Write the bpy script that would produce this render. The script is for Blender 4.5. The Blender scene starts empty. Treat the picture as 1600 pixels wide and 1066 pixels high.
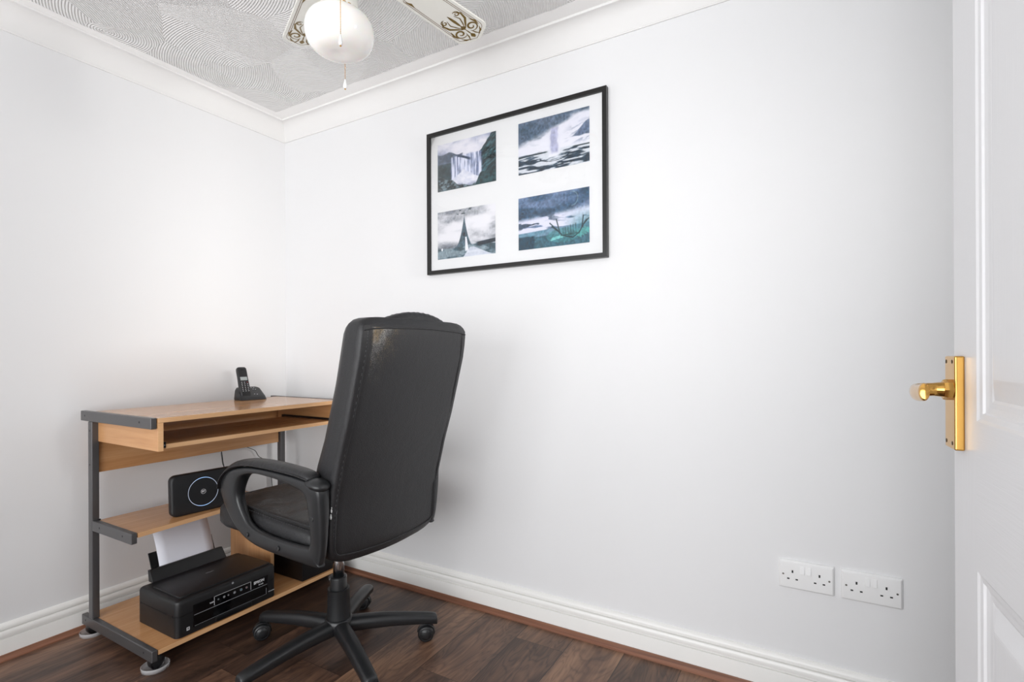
import bpy, bmesh, math, random
import numpy as np
from mathutils import Vector, Matrix
random.seed(7)
D = bpy.data
S = bpy.context.scene
COL = S.collection
PI = math.pi
R = math.radians

# ------------------------------------------------------------------ camera
FPX, YAW, ROLL = 802.31, 0.5215, 0.0044
cam_d = D.cameras.new('camera'); cam_d.sensor_width = 36.0; cam_d.lens = FPX * 36.0 / 1600.0
cam_d.shift_y = 20.66 / 1600.0; cam_d.clip_start = 0.02
cam = D.objects.new('camera', cam_d); COL.objects.link(cam); S.camera = cam
cam.matrix_world = (Matrix.Translation((2.4292, -1.7883, 1.05)) @ Matrix.Rotation(YAW, 4, 'Z')
                    @ Matrix.Rotation(PI / 2, 4, 'X') @ Matrix.Rotation(-ROLL, 4, 'Z'))
# ------------------------------------------------------------------ world, lights, exposure
W = D.worlds.new('daylight'); S.world = W; W.use_nodes = True
W.node_tree.nodes['Background'].inputs[0].default_value = (0.85, 0.92, 1.0, 1)
W.node_tree.nodes['Background'].inputs[1].default_value = 1.2
S.view_settings.view_transform = 'Standard'; S.view_settings.look = 'None'
S.view_settings.gamma = 1.0; S.view_settings.use_curve_mapping = False
S.view_settings.exposure = 0.02

def area(name, loc, rot, sx, sy, power, col):
    l = D.lights.new(name, 'AREA'); l.shape = 'RECTANGLE'; l.size = sx; l.size_y = sy
    l.energy = power; l.color = col
    o = D.objects.new(name, l); COL.objects.link(o); o.location = loc; o.rotation_euler = rot
    return o
# right window daylight; front one is added fill, tilted up to brighten the ceiling
area('fill_light_front', (1.9, -3.27, 1.15), (R(115), 0, 0), 3.1, 1.6, 81, (1.0, 1.0, 1.0))
sun_side = area('window_light_right', (4.27, -0.62, 1.6), (R(87), 0, R(91)), 0.5, 0.6, 5.2, (1.0, 0.975, 0.94))
sun_side.data.spread = R(48)

# ------------------------------------------------------------------ helpers
def srgb(r, g, b):
    f = lambda c: c / 12.92 if c <= 0.04045 else ((c + 0.055) / 1.055) ** 2.4
    return (f(r / 255), f(g / 255), f(b / 255), 1)

def mat(name, col, rough=0.5, metal=0.0, coat=0.0, spec=0.5):
    m = D.materials.new(name); m.use_nodes = True
    b = m.node_tree.nodes['Principled BSDF']
    b.inputs['Base Color'].default_value = col
    b.inputs['Roughness'].default_value = rough
    b.inputs['Metallic'].default_value = metal
    b.inputs['Coat Weight'].default_value = coat
    b.inputs['Specular IOR Level'].default_value = spec
    return m

class NT:
    """tiny node helper"""
    def __init__(s, m):
        s.m = m; s.t = m.node_tree; s.b = s.t.nodes['Principled BSDF']
    def n(s, kind, **kw):
        x = s.t.nodes.new(kind)
        for k, v in kw.items():
            setattr(x, k, v)
        return x
    def l(s, a, b):
        s.t.links.new(a, b)
    def math(s, op, a, b=None, c=None):
        x = s.n('ShaderNodeMath', operation=op)
        for i, v in enumerate((a, b, c)):
            if v is None: continue
            if isinstance(v, (int, float)): x.inputs[i].default_value = v
            else: s.l(v, x.inputs[i])
        return x.outputs[0]
    def vmath(s, op, a, b=None):
        x = s.n('ShaderNodeVectorMath', operation=op)
        for i, v in enumerate((a, b)):
            if v is None: continue
            if isinstance(v, (tuple, list)): x.inputs[i].default_value = v
            else: s.l(v, x.inputs[i])
        return x.outputs['Value'] if op in ('LENGTH', 'DISTANCE', 'DOT_PRODUCT') else x.outputs[0]
    def obj(s):
        return s.n('ShaderNodeTexCoord').outputs['Object']
    def mapping(s, v, scale=(1, 1, 1), rot=(0, 0, 0), loc=(0, 0, 0)):
        x = s.n('ShaderNodeMapping'); s.l(v, x.inputs[0])
        x.inputs['Scale'].default_value = scale; x.inputs['Rotation'].default_value = rot
        x.inputs['Location'].default_value = loc
        return x.outputs[0]
    def noise(s, v, scale, detail=3, rough=0.5, dist=0.0):
        x = s.n('ShaderNodeTexNoise'); s.l(v, x.inputs['Vector'])
        x.inputs['Scale'].default_value = scale; x.inputs['Detail'].default_value = detail
        x.inputs['Roughness'].default_value = rough; x.inputs['Distortion'].default_value = dist
        return x.outputs['Fac']
    def ramp(s, f, stops):
        x = s.n('ShaderNodeValToRGB'); s.l(f, x.inputs[0])
        e = x.color_ramp.elements
        while len(e) < len(stops): e.new(0.5)
        for i, (p, c) in enumerate(stops):
            e[i].position = p; e[i].color = c if len(c) == 4 else (*c, 1)
        return x.outputs[0]
    def mix(s, f, a, b, blend='MIX'):
        x = s.n('ShaderNodeMix', data_type='RGBA', blend_type=blend)
        for i, v in ((0, f), (6, a), (7, b)):
            if isinstance(v, (int, float)): x.inputs[i].default_value = v
            elif isinstance(v, tuple): x.inputs[i].default_value = v
            else: s.l(v, x.inputs[i])
        return x.outputs[2]
    def bump(s, h, strength=0.3, dist=0.002, prev=None):
        x = s.n('ShaderNodeBump'); s.l(h, x.inputs['Height'])
        x.inputs['Strength'].default_value = strength; x.inputs['Distance'].default_value = dist
        if prev is not None: s.l(prev, x.inputs['Normal'])
        s.l(x.outputs[0], s.b.inputs['Normal'])
        return x.outputs[0]
    def base(s, c): s.l(c, s.b.inputs['Base Color'])
    def rough(s, c): s.l(c, s.b.inputs['Roughness'])

def link(name, bm, m, parent=None, smooth=False, off=None, bevel=0.0, seg=2, sub=0):
    """link a bmesh as one mesh object; `off` is subtracted so world coordinates can be used"""
    if off is not None:
        bmesh.ops.translate(bm, vec=-Vector(off), verts=bm.verts)
    bmesh.ops.recalc_face_normals(bm, faces=bm.faces)
    me = D.meshes.new(name); bm.to_mesh(me); bm.free()
    o = D.objects.new(name, me); COL.objects.link(o)
    for x in (m if isinstance(m, (list, tuple)) else [m]): me.materials.append(x)
    if parent is not None: o.parent = parent
    if bevel > 0:
        b = o.modifiers.new('bevel', 'BEVEL'); b.width = bevel; b.segments = seg
        b.limit_method = 'ANGLE'; b.angle_limit = R(35)
        smooth = True
    if sub:
        sm = o.modifiers.new('subd', 'SUBSURF'); sm.levels = sub; sm.render_levels = sub
        smooth = True
    if smooth:
        for p in me.polygons: p.use_smooth = True
        if bevel > 0 and not sub:
            w = o.modifiers.new('wn', 'WEIGHTED_NORMAL'); w.keep_sharp = True
    return o

def thing(name, label, cat, loc=(0, 0, 0), rot=(0, 0, 0), group=None):
    o = D.objects.new(name, None); COL.objects.link(o); o.location = loc; o.rotation_euler = rot
    o.empty_display_size = 0.05
    return tag(o, label, cat, group)
def tag(o, label, cat, group=None):
    o['label'] = label; o['category'] = cat
    if group: o['group'] = group
    return o
def struct(o):
    o['kind'] = 'structure'; return o

def BM(): return bmesh.new()
def box(bm, x0, x1, y0, y1, z0, z1, mi=0):
    v = [bm.verts.new((x, y, z)) for x in (x0, x1) for y in (y0, y1) for z in (z0, z1)]
    for f in ((0, 1, 3, 2), (4, 6, 7, 5), (0, 4, 5, 1), (2, 3, 7, 6), (0, 2, 6, 4), (1, 5, 7, 3)):
        fc = bm.faces.new([v[i] for i in f]); fc.material_index = mi
    return v
def hexa(bm, pts):
    """8 points: bottom 4 (ccw) then top 4"""
    v = [bm.verts.new(p) for p in pts]
    for f in ((0, 3, 2, 1), (4, 5, 6, 7), (0, 1, 5, 4), (1, 2, 6, 5), (2, 3, 7, 6), (3, 0, 4, 7)):
        bm.faces.new([v[i] for i in f])
def loft(bm, rings, close=True, caps=True, mi=0):
    rr = [[bm.verts.new(p) for p in r] for r in rings]
    n = len(rr[0])
    for a, b in zip(rr[:-1], rr[1:]):
        for i in range(n if close else n - 1):
            j = (i + 1) % n
            f = bm.faces.new((a[i], a[j], b[j], b[i])); f.material_index = mi
    if caps:
        for r, rev in ((rr[0], True), (rr[-1], False)):
            f = bm.faces.new(list(reversed(r)) if rev else r); f.material_index = mi
    return rr
def frame_of(d, up=Vector((0, 0, 1))):
    d = d.normalized()
    if abs(d.dot(up)) > 0.98: up = Vector((1, 0, 0))
    a = d.cross(up).normalized(); b = a.cross(d).normalized()
    return a, b
def tube(bm, pts, r, seg=10, caps=True, up=Vector((0, 0, 1)), squash=None, mi=0):
    """sweep; r = float or list; squash=(a,b) radii multipliers (sideways, up)"""
    pts = [Vector(p) for p in pts]; rings = []
    for i, p in enumerate(pts):
        d = (pts[min(i + 1, len(pts) - 1)] - pts[max(i - 1, 0)])
        a, b = frame_of(d, up); rad = r[i] if isinstance(r, (list, tuple)) else r
        sa, sb = squash[i] if isinstance(squash, list) else (squash or (1, 1))
        rings.append([p + a * math.cos(t) * rad * sa + b * math.sin(t) * rad * sb
                      for t in (2 * PI * k / seg for k in range(seg))])
    loft(bm, rings, caps=caps, mi=mi)
def cyl(bm, p0, p1, r0, r1=None, seg=24, mi=0):
    tube(bm, [p0, p1], [r0, r1 if r1 is not None else r0], seg=seg, mi=mi)
def lathe(bm, prof, c=(0, 0, 0), seg=40, axis='Z', mi=0):
    """prof: list of (r, h)"""
    rings = []
    for r, h in prof:
        r = max(r, 1e-5); ring = []
        for k in range(seg):
            t = 2 * PI * k / seg
            p = (r * math.cos(t), r * math.sin(t), h)
            if axis == 'X': p = (h, p[0], p[1])
            if axis == 'Y': p = (p[0], h, p[1])
            ring.append((c[0] + p[0], c[1] + p[1], c[2] + p[2]))
        rings.append(ring)
    loft(bm, rings, mi=mi)
def smooth_path(pts, n=8):
    """Catmull-Rom"""
    P = [Vector(p) for p in pts]; out = []
    for i in range(len(P) - 1):
        p0 = P[max(i - 1, 0)]; p1 = P[i]; p2 = P[i + 1]; p3 = P[min(i + 2, len(P) - 1)]
        for k in range(n):
            t = k / n
            out.append(0.5 * ((2 * p1) + (p2 - p0) * t + (2 * p0 - 5 * p1 + 4 * p2 - p3) * t * t
                              + (-p0 + 3 * p1 - 3 * p2 + p3) * t ** 3))
    out.append(P[-1]); return out
def interp(x, tab):
    if x <= tab[0][0]: return tab[0][1]
    for (a, fa), (b, fb) in zip(tab[:-1], tab[1:]):
        if x <= b:
            t = (x - a) / (b - a); return fa + (fb - fa) * t
    return tab[-1][1]
def text_mesh(name, s, size, M, m, parent, depth=0.0004, bold=0.0, spacing=1.0):
    c = D.curves.new(name + '_src', 'FONT'); c.body = s; c.size = size; c.extrude = depth
    c.offset = bold; c.align_x = 'CENTER'; c.align_y = 'CENTER'; c.space_character = spacing
    c.resolution_u = 3
    o = D.objects.new(name + '_src', c); COL.objects.link(o)
    me = D.meshes.new_from_object(o.evaluated_get(bpy.context.evaluated_depsgraph_get()))
    D.objects.remove(o); D.curves.remove(c)
    me.transform(M); me.materials.clear(); me.materials.append(m); me.name = name
    q = D.objects.new(name, me); COL.objects.link(q); q.parent = parent
    return q
def basis(o, x, y):
    """matrix with origin o, local X=x, Y=y"""
    x = Vector(x).normalized(); y = Vector(y); y = (y - x * y.dot(x)).normalized(); z = x.cross(y)
    M = Matrix.Identity(4)
    for i in range(3):
        M[i][0] = x[i]; M[i][1] = y[i]; M[i][2] = z[i]; M[i][3] = o[i]
    return M

# ------------------------------------------------------------------ materials
def wall_mat(name, col):
    m = mat(name, col, 0.55, spec=0.3); t = NT(m); o = t.obj()
    h = t.noise(o, 260, 3, 0.6)
    t.bump(h, 0.12, 0.001)
    c = t.noise(o, 1.3, 2)
    t.base(t.mix(c, col, tuple(x * 0.975 for x in col[:3]) + (1,)))
    return m
M_WALL = wall_mat('wall_paint', srgb(231, 231, 232))
M_TRIM = mat('white_gloss_paint', srgb(240, 239, 236), 0.28)
M_COVE = mat('coving_paint', srgb(232, 231, 230), 0.5, spec=0.3)

def ceiling_mat():
    m = mat('combed_plaster', srgb(248, 247, 246), 0.6, spec=0.25); t = NT(m); o = t.obj()
    warp = t.n('ShaderNodeTexNoise'); t.l(o, warp.inputs['Vector']); warp.inputs['Scale'].default_value = 3.0
    warp.inputs['Detail'].default_value = 1.5
    w = t.vmath('SUBTRACT', warp.outputs['Color'], (0.5, 0.5, 0.5))
    w = t.vmath('MULTIPLY', w, (0.22, 0.22, 0.0))
    p = t.vmath('ADD', t.vmath('MULTIPLY', o, (1, 1, 0)), w)
    v = t.n('ShaderNodeTexVoronoi', voronoi_dimensions='2D', feature='F1'); t.l(p, v.inputs['Vector'])
    v.inputs['Scale'].default_value = 4.0
    cen = t.vmath('MULTIPLY', v.outputs['Position'], (1, 1, 0))
    rnd = t.vmath('MULTIPLY', t.vmath('SUBTRACT', v.outputs['Color'], (0.5, 0.5, 0.5)), (0.95, 0.95, 0))
    src = t.vmath('ADD', cen, rnd)
    dist = t.vmath('DISTANCE', t.vmath('ADD', t.vmath('MULTIPLY', o, (1, 1, 0)), t.vmath('MULTIPLY', w, (0.12, 0.12, 0))), src)
    rings = t.math('SINE', t.math('MULTIPLY', dist, 2 * PI / 0.0085))
    rings = t.math('MULTIPLY', rings, 0.5)
    ve = t.n('ShaderNodeTexVoronoi', voronoi_dimensions='2D', feature='DISTANCE_TO_EDGE'); t.l(p, ve.inputs['Vector'])
    ve.inputs['Scale'].default_value = 4.0
    edge = t.math('MULTIPLY', t.math('LESS_THAN', ve.outputs['Distance'], 0.012), 1.5)
    h = t.math('ADD', rings, edge)
    # smooth margin next to the coving
    sp = t.n('ShaderNodeSeparateXYZ'); t.l(o, sp.inputs[0])
    wob = t.math('MULTIPLY', t.noise(o, 5, 2), 0.02)
    mx = t.math('GREATER_THAN', t.math('ADD', sp.outputs[0], wob), 0.105)
    my = t.math('LESS_THAN', t.math('SUBTRACT', sp.outputs[1], wob), -0.13)
    h = t.math('MULTIPLY', h, t.math('MULTIPLY', mx, my))
    t.bump(h, 1.0, 0.0044)
    return m
M_CEIL = ceiling_mat()

def floor_mat():
    m = mat('dark_laminate', srgb(80, 58, 46), 0.35); t = NT(m); o = t.obj()
    sp = t.n('ShaderNodeSeparateXYZ'); t.l(o, sp.inputs[0])
    X = t.math('ADD', sp.outputs[0], -0.148 + 5 * 0.1915)
    k = t.math('DIVIDE', X, 0.1915); row = t.math('FLOOR', k); fx = t.math('FRACT', k)
    wn = t.n('ShaderNodeTexWhiteNoise', noise_dimensions='1D'); t.l(row, wn.inputs['W'])
    yy = t.math('ADD', sp.outputs[1], t.math('MULTIPLY', wn.outputs['Value'], 1.2))
    ky = t.math('DIVIDE', yy, 1.26); cy = t.math('FLOOR', ky); fy = t.math('FRACT', ky)
    cb = t.n('ShaderNodeCombineXYZ'); t.l(row, cb.inputs[0]); t.l(cy, cb.inputs[1])
    wn2 = t.n('ShaderNodeTexWhiteNoise', noise_dimensions='2D'); t.l(cb.outputs[0], wn2.inputs['Vector'])
    shift = t.vmath('MULTIPLY', wn2.outputs['Color'], (7, 7, 7))
    pos = t.vmath('ADD', o, shift)
    g1 = t.noise(t.mapping(pos, (24, 1.3, 1)), 1.0, 6, 0.65, 0.6)
    g2 = t.noise(t.mapping(pos, (70, 3.0, 1)), 1.0, 4, 0.7, 0.4)
    # cathedral figure with knots
    kn = t.noise(t.mapping(pos, (6.5, 1.5, 1)), 1.0, 3, 0.5, 1.6)
    fig = t.math('ABSOLUTE', t.math('SINE', t.math('MULTIPLY', kn, 44.0)))
    fig = t.math('POWER', fig, 0.6)
    blot = t.noise(t.mapping(pos, (9, 3.5, 1)), 1.0, 2, 0.5)
    f = t.math('ADD', t.math('MULTIPLY', g1, 0.55), t.math('MULTIPLY', g2, 0.2))
    f = t.math('ADD', f, t.math('MULTIPLY', fig, 0.11))
    f = t.math('ADD', f, t.math('MULTIPLY', t.math('SUBTRACT', blot, 0.5), 0.35))
    f = t.math('ADD', f, t.math('MULTIPLY', t.math('SUBTRACT', wn2.outputs['Value'], 0.5), 0.24))
    c = t.ramp(f, [(0.24, srgb(44, 32, 27)), (0.41, srgb(76, 56, 46)), (0.53, srgb(108, 80, 64)), (0.70, srgb(148, 114, 90))])
    knot = t.n('ShaderNodeTexVoronoi'); t.l(t.mapping(pos, (5.2, 2.1, 1)), knot.inputs['Vector']); knot.inputs['Scale'].default_value = 0.8
    kf = t.math('LESS_THAN', knot.outputs['Distance'], 0.07)
    kf = t.math('MULTIPLY', t.math('SMOOTH_MIN', t.math('SUBTRACT', 1.0, t.math('MULTIPLY', knot.outputs['Distance'], 9.0)), 1.0, 0.1), 1.0)
    kf = t.math('MAXIMUM', kf, 0.0)
    c = t.mix(t.math('MULTIPLY', kf, 0.55), c, srgb(40, 27, 22))
    e = t.math('MINIMUM', fx, t.math('SUBTRACT', 1.0, fx))
    seam = t.math('LESS_THAN', e, 0.009)
    ey = t.math('MINIMUM', fy, t.math('SUBTRACT', 1.0, fy)); seam = t.math('MAXIMUM', seam, t.math('LESS_THAN', ey, 0.0009))
    c = t.mix(t.math('MULTIPLY', seam, 0.75), c, srgb(36, 25, 20))
    t.base(c)
    hgt = t.math('SUBTRACT', t.math('MULTIPLY', g2, 0.5), t.math('MULTIPLY', seam, 1.2))
    t.bump(hgt, 0.22, 0.001)
    t.rough(t.math('ADD', t.math('MULTIPLY', g2, 0.2), 0.26))
    return m
M_FLOOR = floor_mat()

def wood_mat(name, lo, mid, hi, axis='Y', rough=0.32, coat=0.0, freq=26):
    m = mat(name, mid, rough, coat=coat); t = NT(m); o = t.obj()
    sc = {'X': (1.6, freq, freq), 'Y': (freq, 1.6, freq), 'Z': (freq, freq, 1.6)}[axis]
    g = t.noise(t.mapping(o, sc), 1.0, 5, 0.6, 0.5)
    sc2 = tuple(s * 5 if s > 2 else s * 3 for s in sc)
    g2 = t.noise(t.mapping(o, sc2), 1.0, 3, 0.6)
    f = t.math('ADD', t.math('MULTIPLY', g, 0.7), t.math('MULTIPLY', g2, 0.3))
    t.base(t.ramp(f, [(0.3, lo), (0.5, mid), (0.7, hi)]))
    return m
M_BEECH = wood_mat('beech_laminate', srgb(176, 124, 80), srgb(196, 145, 98), srgb(210, 162, 116), 'Y', 0.17)
M_BEECHX = wood_mat('beech_laminate_across', srgb(176, 124, 80), srgb(196, 145, 98), srgb(210, 162, 116), 'X', 0.3)
M_BEECHZ = wood_mat('beech_laminate_upright', srgb(176, 124, 80), srgb(196, 145, 98), srgb(210, 162, 116), 'Z', 0.3)
M_EDGE = wood_mat('beech_edging', srgb(214, 164, 116), srgb(226, 178, 130), srgb(233, 189, 144), 'Y', 0.4)
M_BEAD = wood_mat('red_brown_beading', srgb(92, 58, 42), srgb(128, 86, 66), srgb(160, 114, 90), 'Y', 0.4, freq=90)
M_BEADX = wood_mat('red_brown_beading_x', srgb(92, 58, 42), srgb(128, 86, 66), srgb(160, 114, 90), 'X', 0.4, freq=90)
M_STEEL = mat('grey_powder_steel', srgb(94, 93, 94), 0.36, 0.5)
M_SCREW = mat('black_screw', srgb(14, 14, 15), 0.4)
M_BLK = mat('black_plastic', srgb(16, 16, 18), 0.32)
M_BLKM = mat('matt_black_plastic', srgb(22, 22, 24), 0.42)
M_BLKG = mat('gloss_black_plastic', srgb(8, 8, 10), 0.08)
M_CHROME = mat('chrome', (0.75, 0.77, 0.8, 1), 0.1, 1.0)
M_BRASS = mat('polished_brass', srgb(205, 158, 84), 0.12, 1.0)
M_WHITEP = mat('white_plastic', srgb(238, 238, 238), 0.25)
M_PAPER = mat('white_paper', srgb(236, 237, 246), 0.7)
M_PRINT = mat('white_print', srgb(225, 225, 228), 0.5)
M_GREYP = mat('grey_print', srgb(150, 152, 156), 0.5)
M_RED = mat('red_print', srgb(190, 60, 60), 0.5)
M_BLUE = mat('blue_print', srgb(70, 160, 190), 0.5)
M_GREEN = mat('green_print', srgb(90, 160, 130), 0.5)
M_CHAIRP = mat('chair_plastic', srgb(31, 32, 34), 0.33)
t = NT(M_CHAIRP); t.bump(t.noise(t.obj(), 900, 2), 0.12, 0.0006)
M_STEEL_T = NT(M_STEEL); M_STEEL_T.bump(M_STEEL_T.noise(M_STEEL_T.obj(), 700, 2), 0.1, 0.0005)

def glass_mat(name, tint=(1, 1, 1, 1), refl=0.35, rough=0.02):
    m = D.materials.new(name); m.use_nodes = True; nt = m.node_tree; nt.nodes.clear()
    o = nt.nodes.new('ShaderNodeOutputMaterial'); mx = nt.nodes.new('ShaderNodeMixShader')
    tr = nt.nodes.new('ShaderNodeBsdfTransparent'); gl = nt.nodes.new('ShaderNodeBsdfGlossy')
    tr.inputs[0].default_value = tint; gl.inputs['Roughness'].default_value = rough
    fr = nt.nodes.new('ShaderNodeFresnel'); fr.inputs[0].default_value = 1.45
    ma = nt.nodes.new('ShaderNodeMath'); ma.operation = 'MULTIPLY'; ma.inputs[1].default_value = refl
    nt.links.new(fr.outputs[0], ma.inputs[0]); nt.links.new(ma.outputs[0], mx.inputs[0])
    nt.links.new(tr.outputs[0], mx.inputs[1]); nt.links.new(gl.outputs[0], mx.inputs[2])
    nt.links.new(mx.outputs[0], o.inputs[0])
    return m
M_GLASS = glass_mat('picture_glass', refl=0.8)
M_CLEAR = mat('clear_plastic', (0.9, 0.9, 0.92, 1), 0.12)
M_CLEAR.node_tree.nodes['Principled BSDF'].inputs['Alpha'].default_value = 0.32

def leather_mat(name, base, rough, worn_sheen=False, crease=1.0):
    m = mat(name, base, rough, spec=0.45); t = NT(m); o = t.obj()
    v = t.n('ShaderNodeTexVoronoi'); t.l(o, v.inputs['Vector']); v.inputs['Scale'].default_value = 360
    big = t.noise(o, 14, 3, 0.6, 1.2)
    fine = t.noise(o, 340, 3)
    h = t.math('ADD', t.math('MULTIPLY', v.outputs['Distance'], 0.5), t.math('MULTIPLY', fine, 0.5))
    b1 = t.bump(h, 0.5, 0.0016)
    t.bump(big, 0.25 * crease, 0.012, prev=b1)
    t.rough(t.math('ADD', t.math('MULTIPLY', fine, 0.22), rough - 0.1))
    if worn_sheen:
        # rubbed-off coating with painted highlight speckle, by the left top corner of the back
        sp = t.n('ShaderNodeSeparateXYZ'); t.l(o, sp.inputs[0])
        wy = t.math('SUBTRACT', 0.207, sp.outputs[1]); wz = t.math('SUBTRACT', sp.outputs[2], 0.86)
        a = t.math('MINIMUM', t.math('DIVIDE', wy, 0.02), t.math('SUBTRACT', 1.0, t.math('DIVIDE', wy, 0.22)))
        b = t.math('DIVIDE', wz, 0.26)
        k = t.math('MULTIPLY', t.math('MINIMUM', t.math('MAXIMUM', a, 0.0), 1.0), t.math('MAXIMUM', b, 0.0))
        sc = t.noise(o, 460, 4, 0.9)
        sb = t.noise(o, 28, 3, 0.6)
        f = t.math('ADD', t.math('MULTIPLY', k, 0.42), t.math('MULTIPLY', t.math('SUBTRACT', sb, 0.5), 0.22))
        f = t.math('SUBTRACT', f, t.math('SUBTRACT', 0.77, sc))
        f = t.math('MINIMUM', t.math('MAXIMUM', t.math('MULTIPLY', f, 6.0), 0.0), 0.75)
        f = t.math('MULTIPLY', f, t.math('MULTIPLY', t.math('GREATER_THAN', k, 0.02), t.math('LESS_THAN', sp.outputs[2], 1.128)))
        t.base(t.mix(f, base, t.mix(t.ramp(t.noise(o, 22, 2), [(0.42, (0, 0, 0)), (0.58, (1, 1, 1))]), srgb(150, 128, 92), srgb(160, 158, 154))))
    return m
M_LEATH = leather_mat('black_leather', srgb(31, 31, 33), 0.44)
M_LEATHB = leather_mat('black_leather_back', srgb(33, 33, 35), 0.42, worn_sheen=True, crease=0.35)
M_LEATHS = leather_mat('black_leather_seat', srgb(38, 37, 37), 0.40, crease=1.5)
M_THREAD = mat('grey_thread', srgb(92, 92, 94), 0.7)

# ------------------------------------------------------------------ room shell
XR, YF, ZC = 4.3, -3.3, 2.284
bm = BM(); box(bm, -0.1, XR + .1, YF - .1, 0.1, -0.1, 0); struct(link('floor', bm, M_FLOOR))
bm = BM(); box(bm, -0.1, XR + .1, YF - .1, 0.1, ZC, ZC + .1); struct(link('ceiling', bm, M_CEIL))
bm = BM(); box(bm, -0.1, 0, YF, 0.0, 0, ZC); struct(link('wall_left', bm, M_WALL))
bm = BM(); box(bm, -0.1, XR + .1, 0, 0.1, 0, ZC); struct(link('wall_back', bm, M_WALL))
def holed_wall(name, axis, pos, a0, a1, h0, h1, z0, z1, th):
    bm = BM()
    for (p, q, r, s) in ((a0, h0, 0, ZC), (h1, a1, 0, ZC), (h0, h1, 0, z0), (h0, h1, z1, ZC)):
        if axis == 'Y': box(bm, p, q, min(pos, pos + th), max(pos, pos + th), r, s)
        else: box(bm, min(pos, pos + th), max(pos, pos + th), p, q, r, s)
    struct(link(name, bm, M_WALL))
holed_wall('wall_front', 'Y', YF, 0, XR, 0.3, 3.5, 0.25, 2.17, -0.1)
holed_wall('wall_right', 'X', XR, YF, 0, -1.15, -0.25, 0.95, 2.05, 0.1)
# partition behind the door's hinge edge
bm = BM(); box(bm, 2.70, XR, -1.62, -1.50, 0, ZC); struct(link('wall_partition', bm, M_WALL))
def window(name, axis, pos, a0, a1, z0, z1):
    w = D.objects.new(name, None); COL.objects.link(w); struct(w)
    def B(bm, p, q, r, s, d=0.05):
        if axis == 'Y': box(bm, p, q, pos - d, pos, r, s)
        else: box(bm, pos, pos + d, p, q, r, s)
    bm = BM(); f = 0.05; mid = (a0 + a1) / 2
    B(bm, a0, a1, z0, z0 + f); B(bm, a0, a1, z1 - f, z1); B(bm, a0, a0 + f, z0 + f, z1 - f)
    B(bm, a1 - f, a1, z0 + f, z1 - f); B(bm, mid - f / 2, mid + f / 2, z0 + f, z1 - f)
    link('window_frame', bm, M_WHITEP, w)
    bm = BM()
    if axis == 'Y': box(bm, a0 + f, a1 - f, pos - .03, pos - .024, z0 + f, z1 - f)
    else: box(bm, pos + .024, pos + .03, a0 + f, a1 - f, z0 + f, z1 - f)
    link('pane', bm, M_GLASS, w)
window('added_window_1', 'Y', YF - 0.04, 0.3, 3.5, 0.25, 2.17)  # unseen glazing, added and widened to suit the front fill light
window('window_2', 'X', XR + 0.04, -1.15, -0.25, 0.95, 2.05)

# coving: concave plaster moulding (offset from wall, z)
cp = [(0.0, 2.1885), (0.005, 2.1885), (0.0055, 2.193)]
for k in range(0, 13):
    a = R(90 * k / 12)
    cp.append((0.0065 + 0.0455 * (1 - math.cos(a)), 2.194 + 0.081 * math.sin(a)))
cp += [(0.0575, 2.2755), (0.0585, 2.2775), (0.0585, ZC)]
def along_walls(prof, which, name, m, smooth=True):
    bm = BM()
    if which == 'left':   # x = offset, runs in y; mitred at the corner
        r0 = [(o, -o, z) for o, z in prof]; r1 = [(o, YF, z) for o, z in prof]
    else:
        r0 = [(o, -o, z) for o, z in prof]; r1 = [(XR, -o, z) for o, z in prof]
    a = [bm.verts.new(p) for p in r0]; b = [bm.verts.new(p) for p in r1]
    for i in range(len(a) - 1): bm.faces.new((a[i], a[i + 1], b[i + 1], b[i]))
    # close against the wall
    w0 = bm.verts.new((0, 0, prof[-1][1])); 
    o = link(name, bm, m, smooth=smooth)
    if smooth:
        for p in o.data.polygons: p.use_smooth = True
        o.data.set_sharp_from_angle(angle=R(28))
    return struct(o)
along_walls(cp, 'left', 'trim_1', M_COVE); along_walls(cp, 'back', 'trim_2', M_COVE)
# skirting board with moulded grooves (height 0.122)
sk = [(0.017, 0.0), (0.0172, 0.0690), (0.0168, 0.0705), (0.0105, 0.0712), (0.0105, 0.0745), (0.0165, 0.0765), (0.017, 0.079), (0.0175, 0.086),
      (0.0165, 0.093), (0.013, 0.098), (0.0055, 0.0988), (0.0055, 0.1018), (0.0125, 0.104), (0.0125, 0.109), (0.011, 0.114), (0.008, 0.1185), (0.004, 0.1215), (0.0, 0.1225)]
along_walls(sk, 'left', 'baseboard_left', M_TRIM); along_walls(sk, 'back', 'baseboard_back', M_TRIM)
# scotia beading on the floor against the skirting
bd = [(0.017, 0.019)] + [(0.017 + 0.017 * math.sin(a) * (0.9 + 0.1 * math.sin(a)), 0.019 * math.cos(a) ** 0.9 if a < 1.55 else 0.0) for a in (R(90 * k / 8) for k in range(1, 9))]
bd = [(0.017, 0.019), (0.021, 0.019), (0.0235, 0.0165), (0.027, 0.012), (0.031, 0.007), (0.0345, 0.0045), (0.035, 0.0)]
along_walls(bd, 'left', 'trim_3', M_BEAD); along_walls(bd, 'back', 'trim_4', M_BEADX)

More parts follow.
